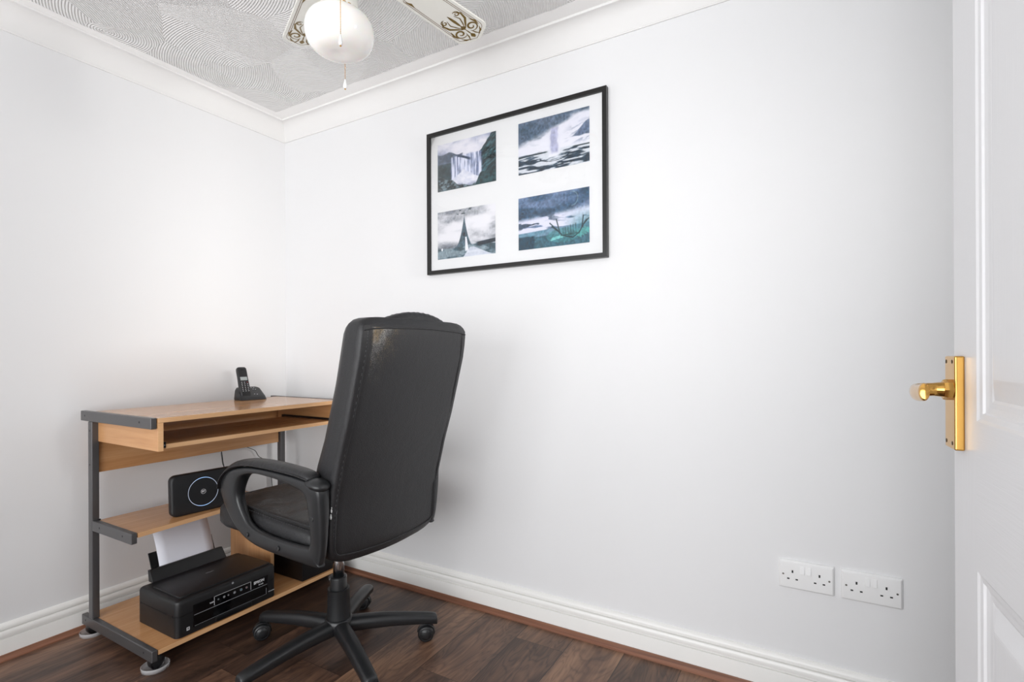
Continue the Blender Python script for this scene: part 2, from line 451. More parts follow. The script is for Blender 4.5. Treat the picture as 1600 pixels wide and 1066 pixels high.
# ------------------------------------------------------------------ door (open, face towards the room) with brass lever
DL = Vector((2.6405, -0.686, 0)); DA = R(-87.2)
door = D.objects.new('door_1', None); COL.objects.link(door); struct(door)
door.location = DL; door.rotation_euler = (0, 0, DA)
M_DOORV = mat('door_paint', srgb(226, 226, 228), 0.38); t = NT(M_DOORV)
t.bump(t.noise(t.mapping(t.obj(), (170, 60, 7)), 1.0, 4, 0.65, 0.6), 0.28, 0.0012)
M_DOORH = mat('door_paint_rail', srgb(226, 226, 228), 0.38); t = NT(M_DOORH)
t.bump(t.noise(t.mapping(t.obj(), (7, 60, 170)), 1.0, 4, 0.65, 0.6), 0.28, 0.0012)
def door_leaf(w=0.762, h=1.981, th=0.035):
    bm = BM()
    cols = [(0.105, 0.335), (0.427, 0.657)]
    rows = [(0.22, 0.727), (0.948, 1.80)]
    xs = sorted({0, w, *[c for p in cols for c in p]}); zs = sorted({0.008, h, *[r for p in rows for r in p]})
    for side in (-1, 1):
        y0 = 0.0 if side < 0 else th
        for i in range(len(xs) - 1):
            for j in range(len(zs) - 1):
                a, b, c, d = xs[i], xs[i + 1], zs[j], zs[j + 1]
                if (a, b) in cols and (c, d) in rows:
                    prev = None
                    for ins, dep in ((0, 0), (0.004, 0.0025), (0.012, 0.0035), (0.014, 0.0065), (0.022, 0.0085), (0.030, 0.009), (0.034, 0.0105), (0.060, 0.0015), (0.064, 0.001)):
                        y = y0 + dep * (1 if side < 0 else -1)
                        ring = [bm.verts.new(p) for p in ((a + ins, y, c + ins), (b - ins, y, c + ins), (b - ins, y, d - ins), (a + ins, y, d - ins))]
                        if prev:
                            for k in range(4): bm.faces.new((prev[k], prev[(k + 1) % 4], ring[(k + 1) % 4], ring[k]))
                        prev = ring
                    bm.faces.new(prev)
                else:
                    f = bm.faces.new([bm.verts.new(p) for p in ((a, y0, c), (b, y0, c), (b, y0, d), (a, y0, d))])
                    if i in (1, 3) and j in (0, 2, 4): f.material_index = 1
    for a, b in (((0, 0), (0, 1)), ((w, w), (0, 1))):
        x = a[0]
        bm.faces.new([bm.verts.new(p) for p in ((x, 0, 0.008), (x, th, 0.008), (x, th, h), (x, 0, h))])
    for z in (0.008, h):
        bm.faces.new([bm.verts.new(p) for p in ((0, 0, z), (0, th, z), (w, th, z), (w, 0, z))])
    bmesh.ops.remove_doubles(bm, verts=bm.verts, dist=1e-5)
    return bm
leaf = link('door_leaf', door_leaf(), [M_DOORV, M_DOORH], door)
HZ = 0.969   # plate centre height
bm = BM(); box(bm, 0.0035, 0.0545, -0.013, 0.0, HZ - 0.074, HZ + 0.075)
plate = link('handle_plate', bm, M_BRASS, door, bevel=0.0025, seg=3)
for (x, z) in ((0.011, HZ + .066), (0.042, HZ + .066), (0.011, HZ - .064), (0.042, HZ - .064)):
    bm = BM(); lathe(bm, [(0.0, -0.0136), (0.0028, -0.0136), (0.0036, -0.0128), (0.0036, -0.011), (0, -0.011)], (x, 0, z), 16, 'Y')
    link('plate_screw', bm, mat('aged_brass_screw', srgb(92, 70, 40), 0.4, 0.8), plate, smooth=True)
lev = BM()
lz = HZ + 0.021
lathe(lev, [(0, -0.024), (0.0155, -0.024), (0.0165, -0.021), (0.0165, -0.0125), (0, -0.0125)], (0.038, 0, lz), 8, 'Y')
pth = smooth_path([(0.038, -0.022, lz), (0.038, -0.036, lz), (0.041, -0.050, lz - 0.001), (0.052, -0.061, lz - 0.002), (0.075, -0.066, lz - 0.003), (0.105, -0.068, lz - 0.002), (0.135, -0.069, lz + 0.001), (0.150, -0.070, lz + 0.003)], 6)
n = len(pth)
rad = [interp(i / (n - 1), [(0, .0125), (0.15, .0105), (0.4, .0115), (0.7, .0125), (0.92, .0135), (0.98, .011), (1, .005)]) for i in range(n)]
sq = [(interp(i / (n - 1), [(0, 1), (0.25, 1.0), (0.5, .62), (1, .5)]), interp(i / (n - 1), [(0, 1), (0.3, 1.0), (1, 1.0)])) for i in range(n)]
tube(lev, pth, rad, 20, squash=sq)
handle = link('door_handle', lev, M_BRASS, door, smooth=True)
handle.data.set_sharp_from_angle(angle=R(40))

# ------------------------------------------------------------------ computer desk
DK = (0.30, -0.51, 0)
desk = thing('computer_desk', 'beech effect computer desk with grey metal end frames and two lower shelves', 'desk', DK)
def dbox(name, x0, x1, y0, y1, z0, z1, m, parent=desk, bev=0.0012):
    bm = BM(); box(bm, x0, x1, y0, y1, z0, z1); return link(name, bm, m, parent, off=DK, bevel=bev)
top = dbox('desktop', 0.095, 0.5545, -0.894, -0.122, 0.8255, 0.8415, M_BEECH)
dbox('desktop_edging', 0.5545, 0.5555, -0.894, -0.122, 0.8257, 0.8413, M_EDGE, top, 0)
for y0, y1 in ((-0.894, -0.8775), (-0.138, -0.122)):
    p = dbox('side_panel', 0.125, 0.5545, y0, y1, 0.730, 0.8250, M_BEECHX)
    dbox('panel_edging', 0.5545, 0.5555, y0, y1, 0.7302, 0.8252, M_EDGE, p, 0)
dbox('modesty_panel', 0.098, 0.114, -0.889, -0.128, 0.612, 0.8250, M_BEECH)
tray = dbox('keyboard_tray', 0.20, 0.5395, -0.863, -0.152, 0.7345, 0.7495, M_BEECH)
dbox('tray_edging', 0.5395, 0.5405, -0.863, -0.152, 0.7347, 0.7493, M_EDGE, tray, 0)
for y0, y1, ys in ((-0.8770, -0.8635, -0.877), (-0.1515, -0.1385, -0.1385)):
    rn = BM(); box(rn, 0.17, 0.544, y0, y1, 0.7385, 0.7575)
    r_ = link('tray_runner', rn, M_BLK, desk, off=DK, bevel=0.001)
    w_ = BM(); lathe(w_, [(0, 0), (0.0035, 0), (0.0035, 0.0012), (0, 0.0016)], (0.544, (y0 + y1) / 2, 0.747), 12, 'X')
    link('runner_screw', w_, M_CHROME, r_, off=DK)
# mid shelf (front edge slightly out of square) and bottom shelf
def slab(name, c, z0, z1, m, parent):
    bm = BM(); hexa(bm, [(x, y, z0) for x, y in c] + [(x, y, z1) for x, y in c])
    return link(name, bm, m, parent, off=DK, bevel=0.001)
ms = slab('middle_shelf', [(0.128, -0.8945), (0.4205, -0.8945), (0.381, -0.372), (0.128, -0.372)], 0.4205, 0.4365, M_BEECH, desk)
bm = BM(); hexa(bm, [(0.4205, -0.8945, 0.4207), (0.4215, -0.8945, 0.4207), (0.382, -0.372, 0.4207), (0.381, -0.372, 0.4207),
                     (0.4205, -0.8945, 0.4363), (0.4215, -0.8945, 0.4363), (0.382, -0.372, 0.4363), (0.381, -0.372, 0.4363)])
link('shelf_edging', bm, M_EDGE, ms, off=DK)
bs = slab('bottom_shelf', [(0.055, -0.8945), (0.5520, -0.8945), (0.5440, -0.1215), (0.055, -0.1215)], 0.0535, 0.0695, M_BEECH, desk)
bm = BM(); hexa(bm, [(0.5520, -0.8945, 0.0537), (0.553, -0.8945, 0.0537), (0.5450, -0.1215, 0.0537), (0.5440, -0.1215, 0.0537),
                     (0.5520, -0.8945, 0.0693), (0.553, -0.8945, 0.0693), (0.5450, -0.1215, 0.0693), (0.5440, -0.1215, 0.0693)])
link('shelf_edging', bm, M_EDGE, bs, off=DK)
dv = dbox('divider_panel', 0.112, 0.404, -0.378, -0.362, 0.0697, 0.4203, M_BEECHZ)
dbox('divider_edging', 0.404, 0.405, -0.378, -0.362, 0.0699, 0.4201, M_EDGE, dv, 0)
def end_frame(yo, yi, xs):
    """metal end frame; yo = outer face, yi = inner face of the beams"""
    a, b = min(yo, yi), max(yo, yi); s = 1 if yo < yi else -1
    parts = []
    parts.append(dbox('lower_beam', 0.040, 0.5535, a, b, 0.0345, 0.0725, M_STEEL, desk, 0.003))
    parts.append(dbox('top_beam', 0.038, 0.5525, a, b, 0.8060, 0.8432, M_STEEL, desk, 0.0025))
    pa, pb = (yo, yo + 0.024) if s > 0 else (yo - 0.024, yo)
    post = dbox('post', 0.098, 0.1285, pa, pb, 0.0725, 0.8060, M_STEEL, desk, 0.003)
    parts.append(post)
    sp = [(parts[0], 0.072, 0.056), (parts[0], 0.500, 0.056), (parts[1], 0.073, 0.826), (parts[1], 0.478, 0.826),
          (post, 0.113, 0.772), (post, 0.113, 0.645)]
    if s > 0:
        mb = dbox('shelf_bracket', 0.1285, 0.4205, a, b, 0.4008, 0.4390, M_STEEL, desk, 0.003)
        sp += [(mb, 0.186, 0.421), (mb, 0.358, 0.421)]
        dbox('bracket_cap', 0.1290, 0.1370, b, b + .006, 0.436, 0.4415, M_BLK, mb, 0.001)
    for pr, x, z in sp:
        bm = BM(); lathe(bm, [(0, yo - s * 0.0006), (0.0034, yo - s * 0.0006), (0.0038, yo + s * .0002), (0, yo + s * .0002)], (x, 0, z), 14, 'Y')
        link('screw', bm, M_SCREW, pr, off=DK)
end_frame(-0.915, -0.896, 1); end_frame(-0.101, -0.120, -1)
def castor_cup_foot(x, y):
    bm = BM(); cyl(bm, (x, y, 0.026), (x, y, 0.0350), 0.008)
    # black disc shaped twin wheel with a hooded rim
    lathe(bm, [(0, -0.016), (0.016, -0.016), (0.0205, -0.014), (0.0215, -0.011), (0.0225, -0.009), (0.0225, 0.010), (0.0215, 0.013), (0.0200, 0.0135), (0.0185, 0.012), (0.010, 0.0155), (0, 0.0165)], (x + .004, y, 0.0265), 32, 'X')
    w = link('castor', bm, M_BLK, desk, off=DK, smooth=True); w.data.set_sharp_from_angle(angle=R(40))
    bm = BM(); lathe(bm, [(0, 0.0), (0.037, 0.0), (0.040, 0.002), (0.0415, 0.015), (0.0400, 0.0165), (0.0385, 0.015), (0.0365, 0.005), (0, 0.0038)], (x, y, 0), 40)
    link('floor_cup', bm, M_CLEAR, w, off=DK, smooth=True)
for x, y in ((0.085, -0.896), (0.530, -0.893), (0.085, -0.112), (0.520, -0.112)): castor_cup_foot(x, y)

# ------------------------------------------------------------------ printer with a sheet in its rear feeder
PK = (0.4125, -0.64, 0.0695)
printer = thing('printer', 'black inkjet printer with its rear paper feed open, on the bottom shelf of the desk', 'printer', PK)
px0, px1, py0, py1 = 0.288, 0.5450, -0.8345, -0.4515
def rrect(x0, x1, y0, y1, r, z, n=6, rr=None):
    pts = []; rs = rr or [r] * 4
    for (cx, cy, a0, q) in ((x1, y1, 0, 0), (x0, y1, 90, 1), (x0, y0, 180, 2), (x1, y0, 270, 3)):
        rad = rs[q]; ox = cx - rad if q in (0, 3) else cx + rad; oy = cy - rad if q in (0, 1) else cy + rad
        for k in range(n + 1):
            a = R(a0 + 90 * k / n); pts.append((ox + rad * math.cos(a), oy + rad * math.sin(a), z))
    return pts
bm = BM()
prof = [(0.0015, 0.0698), (0.0, 0.0715), (0.0, 0.080), (0.0, 0.1435), (0.0014, 0.1440), (0.0014, 0.1455), (0.0, 0.1460), (0.0, 0.186), (0.002, 0.1935), (0.006, 0.1975), (0.012, 0.1995)]
rings = [rrect(px0 + i, px1 - i, py0 + i, py1 - i, 0.02, z, rr=[0.018, 0.010, 0.010, 0.018]) for i, z in prof]
loft(bm, rings)
body = link('body', bm, M_BLKM, printer, off=PK, smooth=True); body.data.set_sharp_from_angle(angle=R(32))
bm = BM()
rings = [rrect(px0 + 0.055 + i, px1 - 0.018 - i, py0 + 0.020 + i, py1 - 0.012 - i, 0.012, z) for i, z in ((0, 0.1985), (0, 0.2025), (0.0015, 0.2045), (0.004, 0.2052))]
loft(bm, rings)
lid = link('scanner_lid', bm, M_BLKM, printer, off=PK, smooth=True); lid.data.set_sharp_from_angle(angle=R(32))
NT(M_BLKM).bump(NT(M_BLKM).noise(NT(M_BLKM).obj(), 650, 2), 0.25, 0.0008)
text_mesh('lid_mark', 'EPSON', 0.010, basis(Vector((0.405, -0.64, 0.2053)) - Vector(PK), (0, 1, 0), (-1, 0, 0)), M_GREYP, lid, 0.0001)
# gloss front panel
bm = BM(); box(bm, px1 - 0.004, px1 + 0.0016, -0.779, -0.489, 0.0905, 0.168)
panel = link('control_panel', bm, M_BLKG, printer, off=PK, bevel=0.001)
# output slot, recessed tray and line
bm = BM(); box(bm, px1 + 0.0016, px1 + 0.0026, -0.776, -0.493, 0.1315, 0.1328); box(bm, px1 + 0.0016, px1 + 0.0024, -0.774, -0.497, 0.0932, 0.0938)
box(bm, px1 + 0.0016, px1 + 0.0024, -0.4975, -0.4965, 0.0932, 0.118)
link('silver_line', bm, M_GREYP, panel, off=PK)
bm = BM(); xa, xb = px1 + 0.0016, px1 + 0.0024
for (a, b, c, d) in ((-0.705, -0.562, 0.1672, 0.1680), (-0.705, -0.704, 0.1370, 0.1680), (-0.563, -0.562, 0.1370, 0.1680)): box(bm, xa, xb, a, b, c, d)
link('button_frame', bm, M_PRINT, panel, off=PK)
for y, mm, w in ((-0.690, M_GREEN, .006), (-0.668, M_PRINT, .009), (-0.652, M_PRINT, .006), (-0.628, M_PRINT, .010), (-0.602, M_BLUE, .010), (-0.580, M_RED, .008)):
    bm = BM(); lathe(bm, [(w * .40, xa), (w * .40, xb), (w * .5, xb), (w * .5, xa)], (0, y, 0.1525), 14, 'X')
    b_ = link('button', bm, M_GREYP, panel, off=PK)
    bm = BM(); lathe(bm, [(0, xb - .0002), (w * .16, xb - .0002), (w * .16, xa), (0, xa)], (0, y, 0.1525), 8, 'X')
    link('button_icon', bm, mm, b_, off=PK)
FR = lambda y, z, x=px1 + 0.0020: Vector((x, y, z)) - Vector(PK)
text_mesh('maker_name', 'EPSON', 0.0145, basis(FR(-0.528, 0.1552), (0, 1, 0), (0, 0, 1)), M_PRINT, panel, 0.0004, 0.0004)
text_mesh('model_number', 'XP-245', 0.0068, basis(FR(-0.520, 0.1420), (0, 1, 0), (0, 0, 1)), M_PRINT, panel, 0.0004)
text_mesh('wifi_mark', 'WiFi', 0.0080, basis(FR(-0.7135, 0.1500), (0, 1, 0), (0, 0, 1)), M_PRINT, panel, 0.0004)
text_mesh('ink_logo', 'micro piezo', 0.0056, basis(FR(-0.4735, 0.0985, px1 + .0002), (0, 1, 0), (0, 0, 1)), M_PRINT, printer, 0.0004)
bm = BM(); lathe(bm, [(0.0, px1), (0.004, px1), (0.004, px1 + .0008), (0, px1 + .0008)], (0, -0.634, 0.1905), 14, 'X')
link('lid_catch', bm, M_GREYP, body, off=PK)
bm = BM(); box(bm, px1, px1 + 0.0005, -0.8005, -0.7905, 0.0875, 0.0985)
st = link('sticker', bm, M_PRINT, printer, off=PK)
bm = BM(); box(bm, px1 + .0005, px1 + 0.0008, -0.7985, -0.7925, 0.0905, 0.0925); box(bm, px1 + .0005, px1 + 0.0008, -0.7985, -0.7925, 0.0938, 0.0965)
link('sticker_print', bm, M_BLK, st, off=PK)
bm = BM(); box(bm, px1 - 0.001, px1 + 0.006, -0.700, -0.560, 0.0735, 0.0900); 
link('output_tray', bm, M_BLK, printer, off=PK, bevel=0.002)
bm = BM(); box(bm, 0.485, 0.520, py0 - 0.0012, py0 + 0.0005, 0.1395, 0.1500)
link('side_grip', bm, M_BLK, body, off=PK, bevel=0.0006)
# rear feeder: hopper rail, side guides, sheet
bm = BM(); hexa(bm, [(0.268, -0.792, 0.196), (0.300, -0.792, 0.196), (0.300, -0.508, 0.196), (0.268, -0.508, 0.196),
                     (0.255, -0.789, 0.236), (0.270, -0.789, 0.2385), (0.270, -0.511, 0.2385), (0.255, -0.511, 0.236)])
link('feeder_guard', bm, M_BLK, printer, off=PK, bevel=0.002)
def lean(x0, z0, y0, y1, ln, th, ang):
    d = Vector((-math.sin(ang), 0, math.cos(ang))); nrm = Vector((math.cos(ang), 0, math.sin(ang)))
    p = []
    for z in (0, ln):
        for (o, y) in ((0, y0), (th, y0), (th, y1), (0, y1)):
            v = Vector((x0, y, z0)) + d * z + nrm * o; p.append(tuple(v))
    return p
bm = BM(); hexa(bm, lean(0.258, 0.196, -0.772, -0.742, 0.098, 0.004, R(24))); link('paper_guide', bm, M_BLK, printer, off=PK, bevel=0.001)
bm = BM(); hexa(bm, lean(0.258, 0.196, -0.535, -0.528, 0.098, 0.004, R(24))); link('paper_guide', bm, M_BLK, printer, off=PK, bevel=0.001)
bm = BM(); hexa(bm, lean(0.250, 0.196, -0.745, -0.535, 0.05, 0.003, R(24))); link('paper_rest', bm, M_BLK, printer, off=PK, bevel=0.001)
# sheet: curved slightly
bm = BM(); rows = []
for k in range(13):
    s = k / 12; ln = 0.225 * s; ang = R(24 - 16 * s * 0.0)
    x = 0.2655 - math.sin(R(24)) * ln + 0.012 * math.sin(s * PI * 0.9); z = 0.200 + math.cos(R(24)) * ln
    rows.append([(x, -0.748 + 0.210 * j / 6, z) for j in range(7)])
vv = [[bm.verts.new(p) for p in r] for r in rows]
for a, b in zip(vv[:-1], vv[1:]):
    for j in range(6): bm.faces.new((a[j], a[j + 1], b[j + 1], b[j]))
sh = link('sheet_of_paper', bm, M_PAPER, smooth=True)
so = sh.modifiers.new('thick', 'SOLIDIFY'); so.thickness = 0.0006
tag(sh, 'blank white sheet of paper standing up in the rear feeder of the printer', 'paper')

# ------------------------------------------------------------------ black box beside the divider
bm = BM(); box(bm, 0.235, 0.536, -0.318, -0.150, 0.0700, 0.330)
pc = link('computer_tower', bm, mat('satin_black_case', srgb(17, 17, 19), 0.3), bevel=0.002)
tag(pc, 'plain black case standing on the bottom shelf right of the wooden divider, behind the chair', 'computer')
for ch in (pc,):
    bm2 = BM(); box(bm2, 0.5365, 0.5375, -0.306, -0.162, 0.082, 0.318)
    link('front_cover', bm2, M_BLK, pc, bevel=0.0005)

# ------------------------------------------------------------------ router
RK = (0.355, -0.628, 0.4365)
router = thing('router', 'black broadband router with a glowing ring on its face, upright on the middle shelf', 'router', RK, (0, R(-3), R(-6)))
def yz_rrect(w, h, r, x, n=8):
    return [(x, p[0], p[1]) for p in [(a, b) for a, b, _ in rrect(-w / 2, w / 2, 0, h, r, 0, n)]]
bm = BM()
rings = []
for x, i in ((-0.013, 0.010), (-0.015, 0.004), (-0.010, 0.0), (0.010, 0.0), (0.0145, 0.0025), (0.016, 0.007)):
    rings.append([(x, y * (1 - 2 * i / 0.25), 0.078 + (z - 0.078) * (1 - 2 * i / 0.156)) for _, y, z in yz_rrect(0.25, 0.156, 0.022, x)])
loft(bm, rings)
rb = link('body', bm, mat('router_black', srgb(24, 25, 28), 0.5), router, smooth=True); rb.data.set_sharp_from_angle(angle=R(50))
M_RING = mat('ring_light', srgb(190, 205, 230), 0.3)
def glow_ring():
    t = NT(M_RING); sp = t.n('ShaderNodeSeparateXYZ'); t.l(t.obj(), sp.inputs[0])
    f = t.math('MULTIPLY', t.math('ABSOLUTE', t.math('SUBTRACT', sp.outputs[2], 0.078)), 1 / 0.0545)
    f = t.math('POWER', f, 4.0)
    c = t.mix(f, (0.6, 0.62, 0.66, 1), (0.25, 0.55, 1.0, 1))
    t.l(c, t.b.inputs['Emission Color']); t.l(t.math('ADD', t.math('MULTIPLY', f, 1.0), 0.15), t.b.inputs['Emission Strength'])
glow_ring()
bm = BM(); n_ = 72
tube(bm, [(0.0163, 0.0545 * math.cos(2 * PI * k / n_) - .012, 0.078 + 0.0545 * math.sin(2 * PI * k / n_)) for k in range(n_ + 1)], 0.00085, 8, caps=False, up=Vector((1, 0, 0)))
link('light_ring', bm, M_RING, router, smooth=True)
bm = BM(); tube(bm, [(0.0163, 0.0088 * math.cos(2 * PI * k / 32) - .012, 0.078 + 0.0088 * math.sin(2 * PI * k / 32)) for k in range(33)], 0.0006, 6, caps=False, up=Vector((1, 0, 0)))
lg = link('logo_ring', bm, M_PRINT, router, smooth=True)
text_mesh('logo_text', 'BT', 0.0095, basis((0.0163, -0.012, 0.078), (0, 1, 0), (0, 0, 1)), M_PRINT, lg, 0.0003, 0.0003)
# mains adaptor lying on the shelf behind the router
bm = BM(); box(bm, 0.205, 0.262, -0.462, -0.402, 0.4366, 0.468)
ad = link('power_adaptor', bm, M_BLKG, bevel=0.005, seg=3)
tag(ad, 'small glossy black power adaptor on the middle shelf by the right end of the router', 'adaptor')
bm = BM(); tube(bm, smooth_path([(0.262, -0.430, 0.452), (0.285, -0.425, 0.450), (0.296, -0.405, 0.442), (0.285, -0.392, 0.4400), (0.262, -0.395, 0.4400)], 6), 0.0018, 8)
link('lead', bm, M_BLK, ad, smooth=True)
# cables hanging down the wall
bm = BM(); tube(bm, smooth_path([(0.088, -0.400, 0.70), (0.088, -0.404, 0.61), (0.091, -0.404, 0.585), (0.094, -0.402, 0.555), (0.11, -0.405, 0.53), (0.18, -0.45, 0.50), (0.27, -0.52, 0.478), (0.318, -0.56, 0.478)], 6),
             [0.0012] * 7 + [0.0030] * 14 + [0.0022] * 22, 8)
tag(link('router_cable', bm, M_BLK, smooth=True), 'thicker black cable dropping from behind the desk back panel to the router', 'cable')
bm = BM(); tube(bm, smooth_path([(0.05, -0.295, 0.66), (0.045, -0.272, 0.615), (0.035, -0.235, 0.592), (0.03, -0.200, 0.572), (0.03, -0.180, 0.540), (0.03, -0.150, 0.518), (0.04, -0.13, 0.48), (0.05, -0.12, 0.36), (0.05, -0.13, 0.125)], 8), 0.0015, 8)
tag(link('phone_cable', bm, M_BLK, smooth=True), 'thin black cable curving down the left wall right of the router cable', 'cable')

# ------------------------------------------------------------------ cordless phone on its answering machine base
PH = (0.150, -0.303, 0.8415)
phone = thing('phone_handset', 'black cordless phone handset with keypad and small grey screen, docked upright', 'phone', PH, (0, 0, R(-9)))
PHM = mat('phone_black', srgb(26, 26, 28), 0.38)
# local: +x towards viewer, y along width
def wedge(x0, x1, y0, y1, z0, zf, zr, r):
    """rounded footprint; top surface slopes from zr (rear x0) to zf (front x1)"""
    bm = BM(); rings = []
    for ins, t_ in ((0.002, 0.0), (0.0, 0.08), (0.0, 0.75), (0.003, 0.93), (0.009, 1.0)):
        ring = []
        for (x, y, _) in rrect(x0 + ins, x1 - ins, y0 + ins, y1 - ins, r, 0):
            zt = zr + (zf - zr) * (x - x0) / (x1 - x0)
            ring.append((x - (t_ * 0.012 if x > (x0 + x1) / 2 else 0), y * (1 - 0.10 * t_), z0 + (zt - z0) * t_))
        rings.append(ring)
    loft(bm, rings)
    return bm
pb = thing('answering_machine', 'low black answering machine dock on the desktop, holding the cordless handset', 'answering machine', PH, (0, 0, R(-9)))
b_ = link('base_body', wedge(-0.040, 0.046, -0.063, 0.063, 0.0, 0.017, 0.064, 0.018), PHM, pb, smooth=True)
b_.data.set_sharp_from_angle(angle=R(45))
# slanted answering machine face frame: points on the base top
def bt(x, y): return 0.064 + (0.017 - 0.064) * (x + 0.040) / 0.086 + 0.0006
def btx(x, y): return (x - 0.012 if x > 0.003 else x, y, bt(x, y))
for (x, y, mm) in ((-0.018, 0.004, M_RED), (-0.022, 0.014, M_PRINT), (-0.022, 0.026, M_PRINT), (-0.010, 0.018, M_PRINT), (-0.008, 0.028, M_PRINT), (0.004, 0.010, M_RED),
                   (0.018, 0.012, M_RED), (0.030, 0.012, M_PRINT), (0.032, 0.024, M_PRINT), (0.020, 0.022, M_PRINT)):
    q = btx(x, y); bm = BM(); bmesh.ops.create_uvsphere(bm, u_segments=10, v_segments=6, radius=0.0022, matrix=Matrix.Translation(q) @ Matrix.Diagonal((1, 1.3, 0.5, 1)))
    link('base_button', bm, mm, pb, smooth=True)
ns = (Vector(btx(0.02, 0)) - Vector(btx(0.03, 0))).normalized()
bm = BM(); tube(bm, [Vector(btx(0.0065, 0.043)) + Vector((0, 1, 0)) * 0.0058 * math.cos(2 * PI * k / 24) + ns * 0.0058 * math.sin(2 * PI * k / 24) for k in range(25)], 0.0005, 6, caps=False)
lr = link('logo_ring', bm, M_PRINT, pb)
text_mesh('logo_text', 'BT', 0.0062, basis(Vector(btx(0.0065, 0.043)), (0, 1, 0), tuple(ns)), M_PRINT, lr, 0.0004, 0.0003)
# handset leaning back in the cradle (built upright about its foot, then tilted)
def hs(bm):
    bmesh.ops.transform(bm, matrix=Matrix.Translation((0.020, -0.028, 0.0105)) @ Matrix.Rotation(R(-21), 4, 'Y'), verts=bm.verts); return bm
bm = BM(); rings = []
for z, hw, d in ((0.0, .017, .0075), (0.003, .021, .010), (0.02, .0235, .0115), (0.06, .0235, .0115), (0.10, .0225, .0110), (0.130, .0225, .0115), (0.143, .0215, .0110), (0.149, .018, .0085), (0.151, .012, .005)):
    rings.append([(x, y, z) for (x, y, _) in rrect(-d, d, -hw, hw, min(d, hw) * 0.7, 0)])
loft(bm, rings)
h_ = link('handset', hs(bm), PHM, phone, smooth=True); h_.data.set_sharp_from_angle(angle=R(50))
bm = BM(); box(bm, 0.0108, 0.0120, -0.0155, 0.0155, 0.083, 0.100)
link('screen', hs(bm), mat('grey_lcd', srgb(168, 176, 176), 0.25), phone, bevel=0.001)
for r_ in range(6):
    for c_ in range(3):
        z = 0.073 - r_ * 0.0085; y = (c_ - 1) * 0.0125
        mm = M_RED if (r_ == 0 and c_ == 2) else M_PRINT
        bm = BM(); bmesh.ops.create_uvsphere(bm, u_segments=12, v_segments=6, radius=0.0042, matrix=Matrix.Translation((0.0112, y, z)) @ Matrix.Diagonal((0.28, 1, 0.62, 1)))
        k_ = link('key', hs(bm), PHM, phone, smooth=True)
        bm = BM(); box(bm, 0.0120, 0.0127, y - 0.0018, y + 0.0018, z - 0.0012, z + 0.0012); link('key_print', hs(bm), mm, k_)
bm = BM(); box(bm, 0.0112, 0.0119, -0.006, 0.006, 0.1345, 0.1360); link('earpiece', hs(bm), M_BLKG, phone)

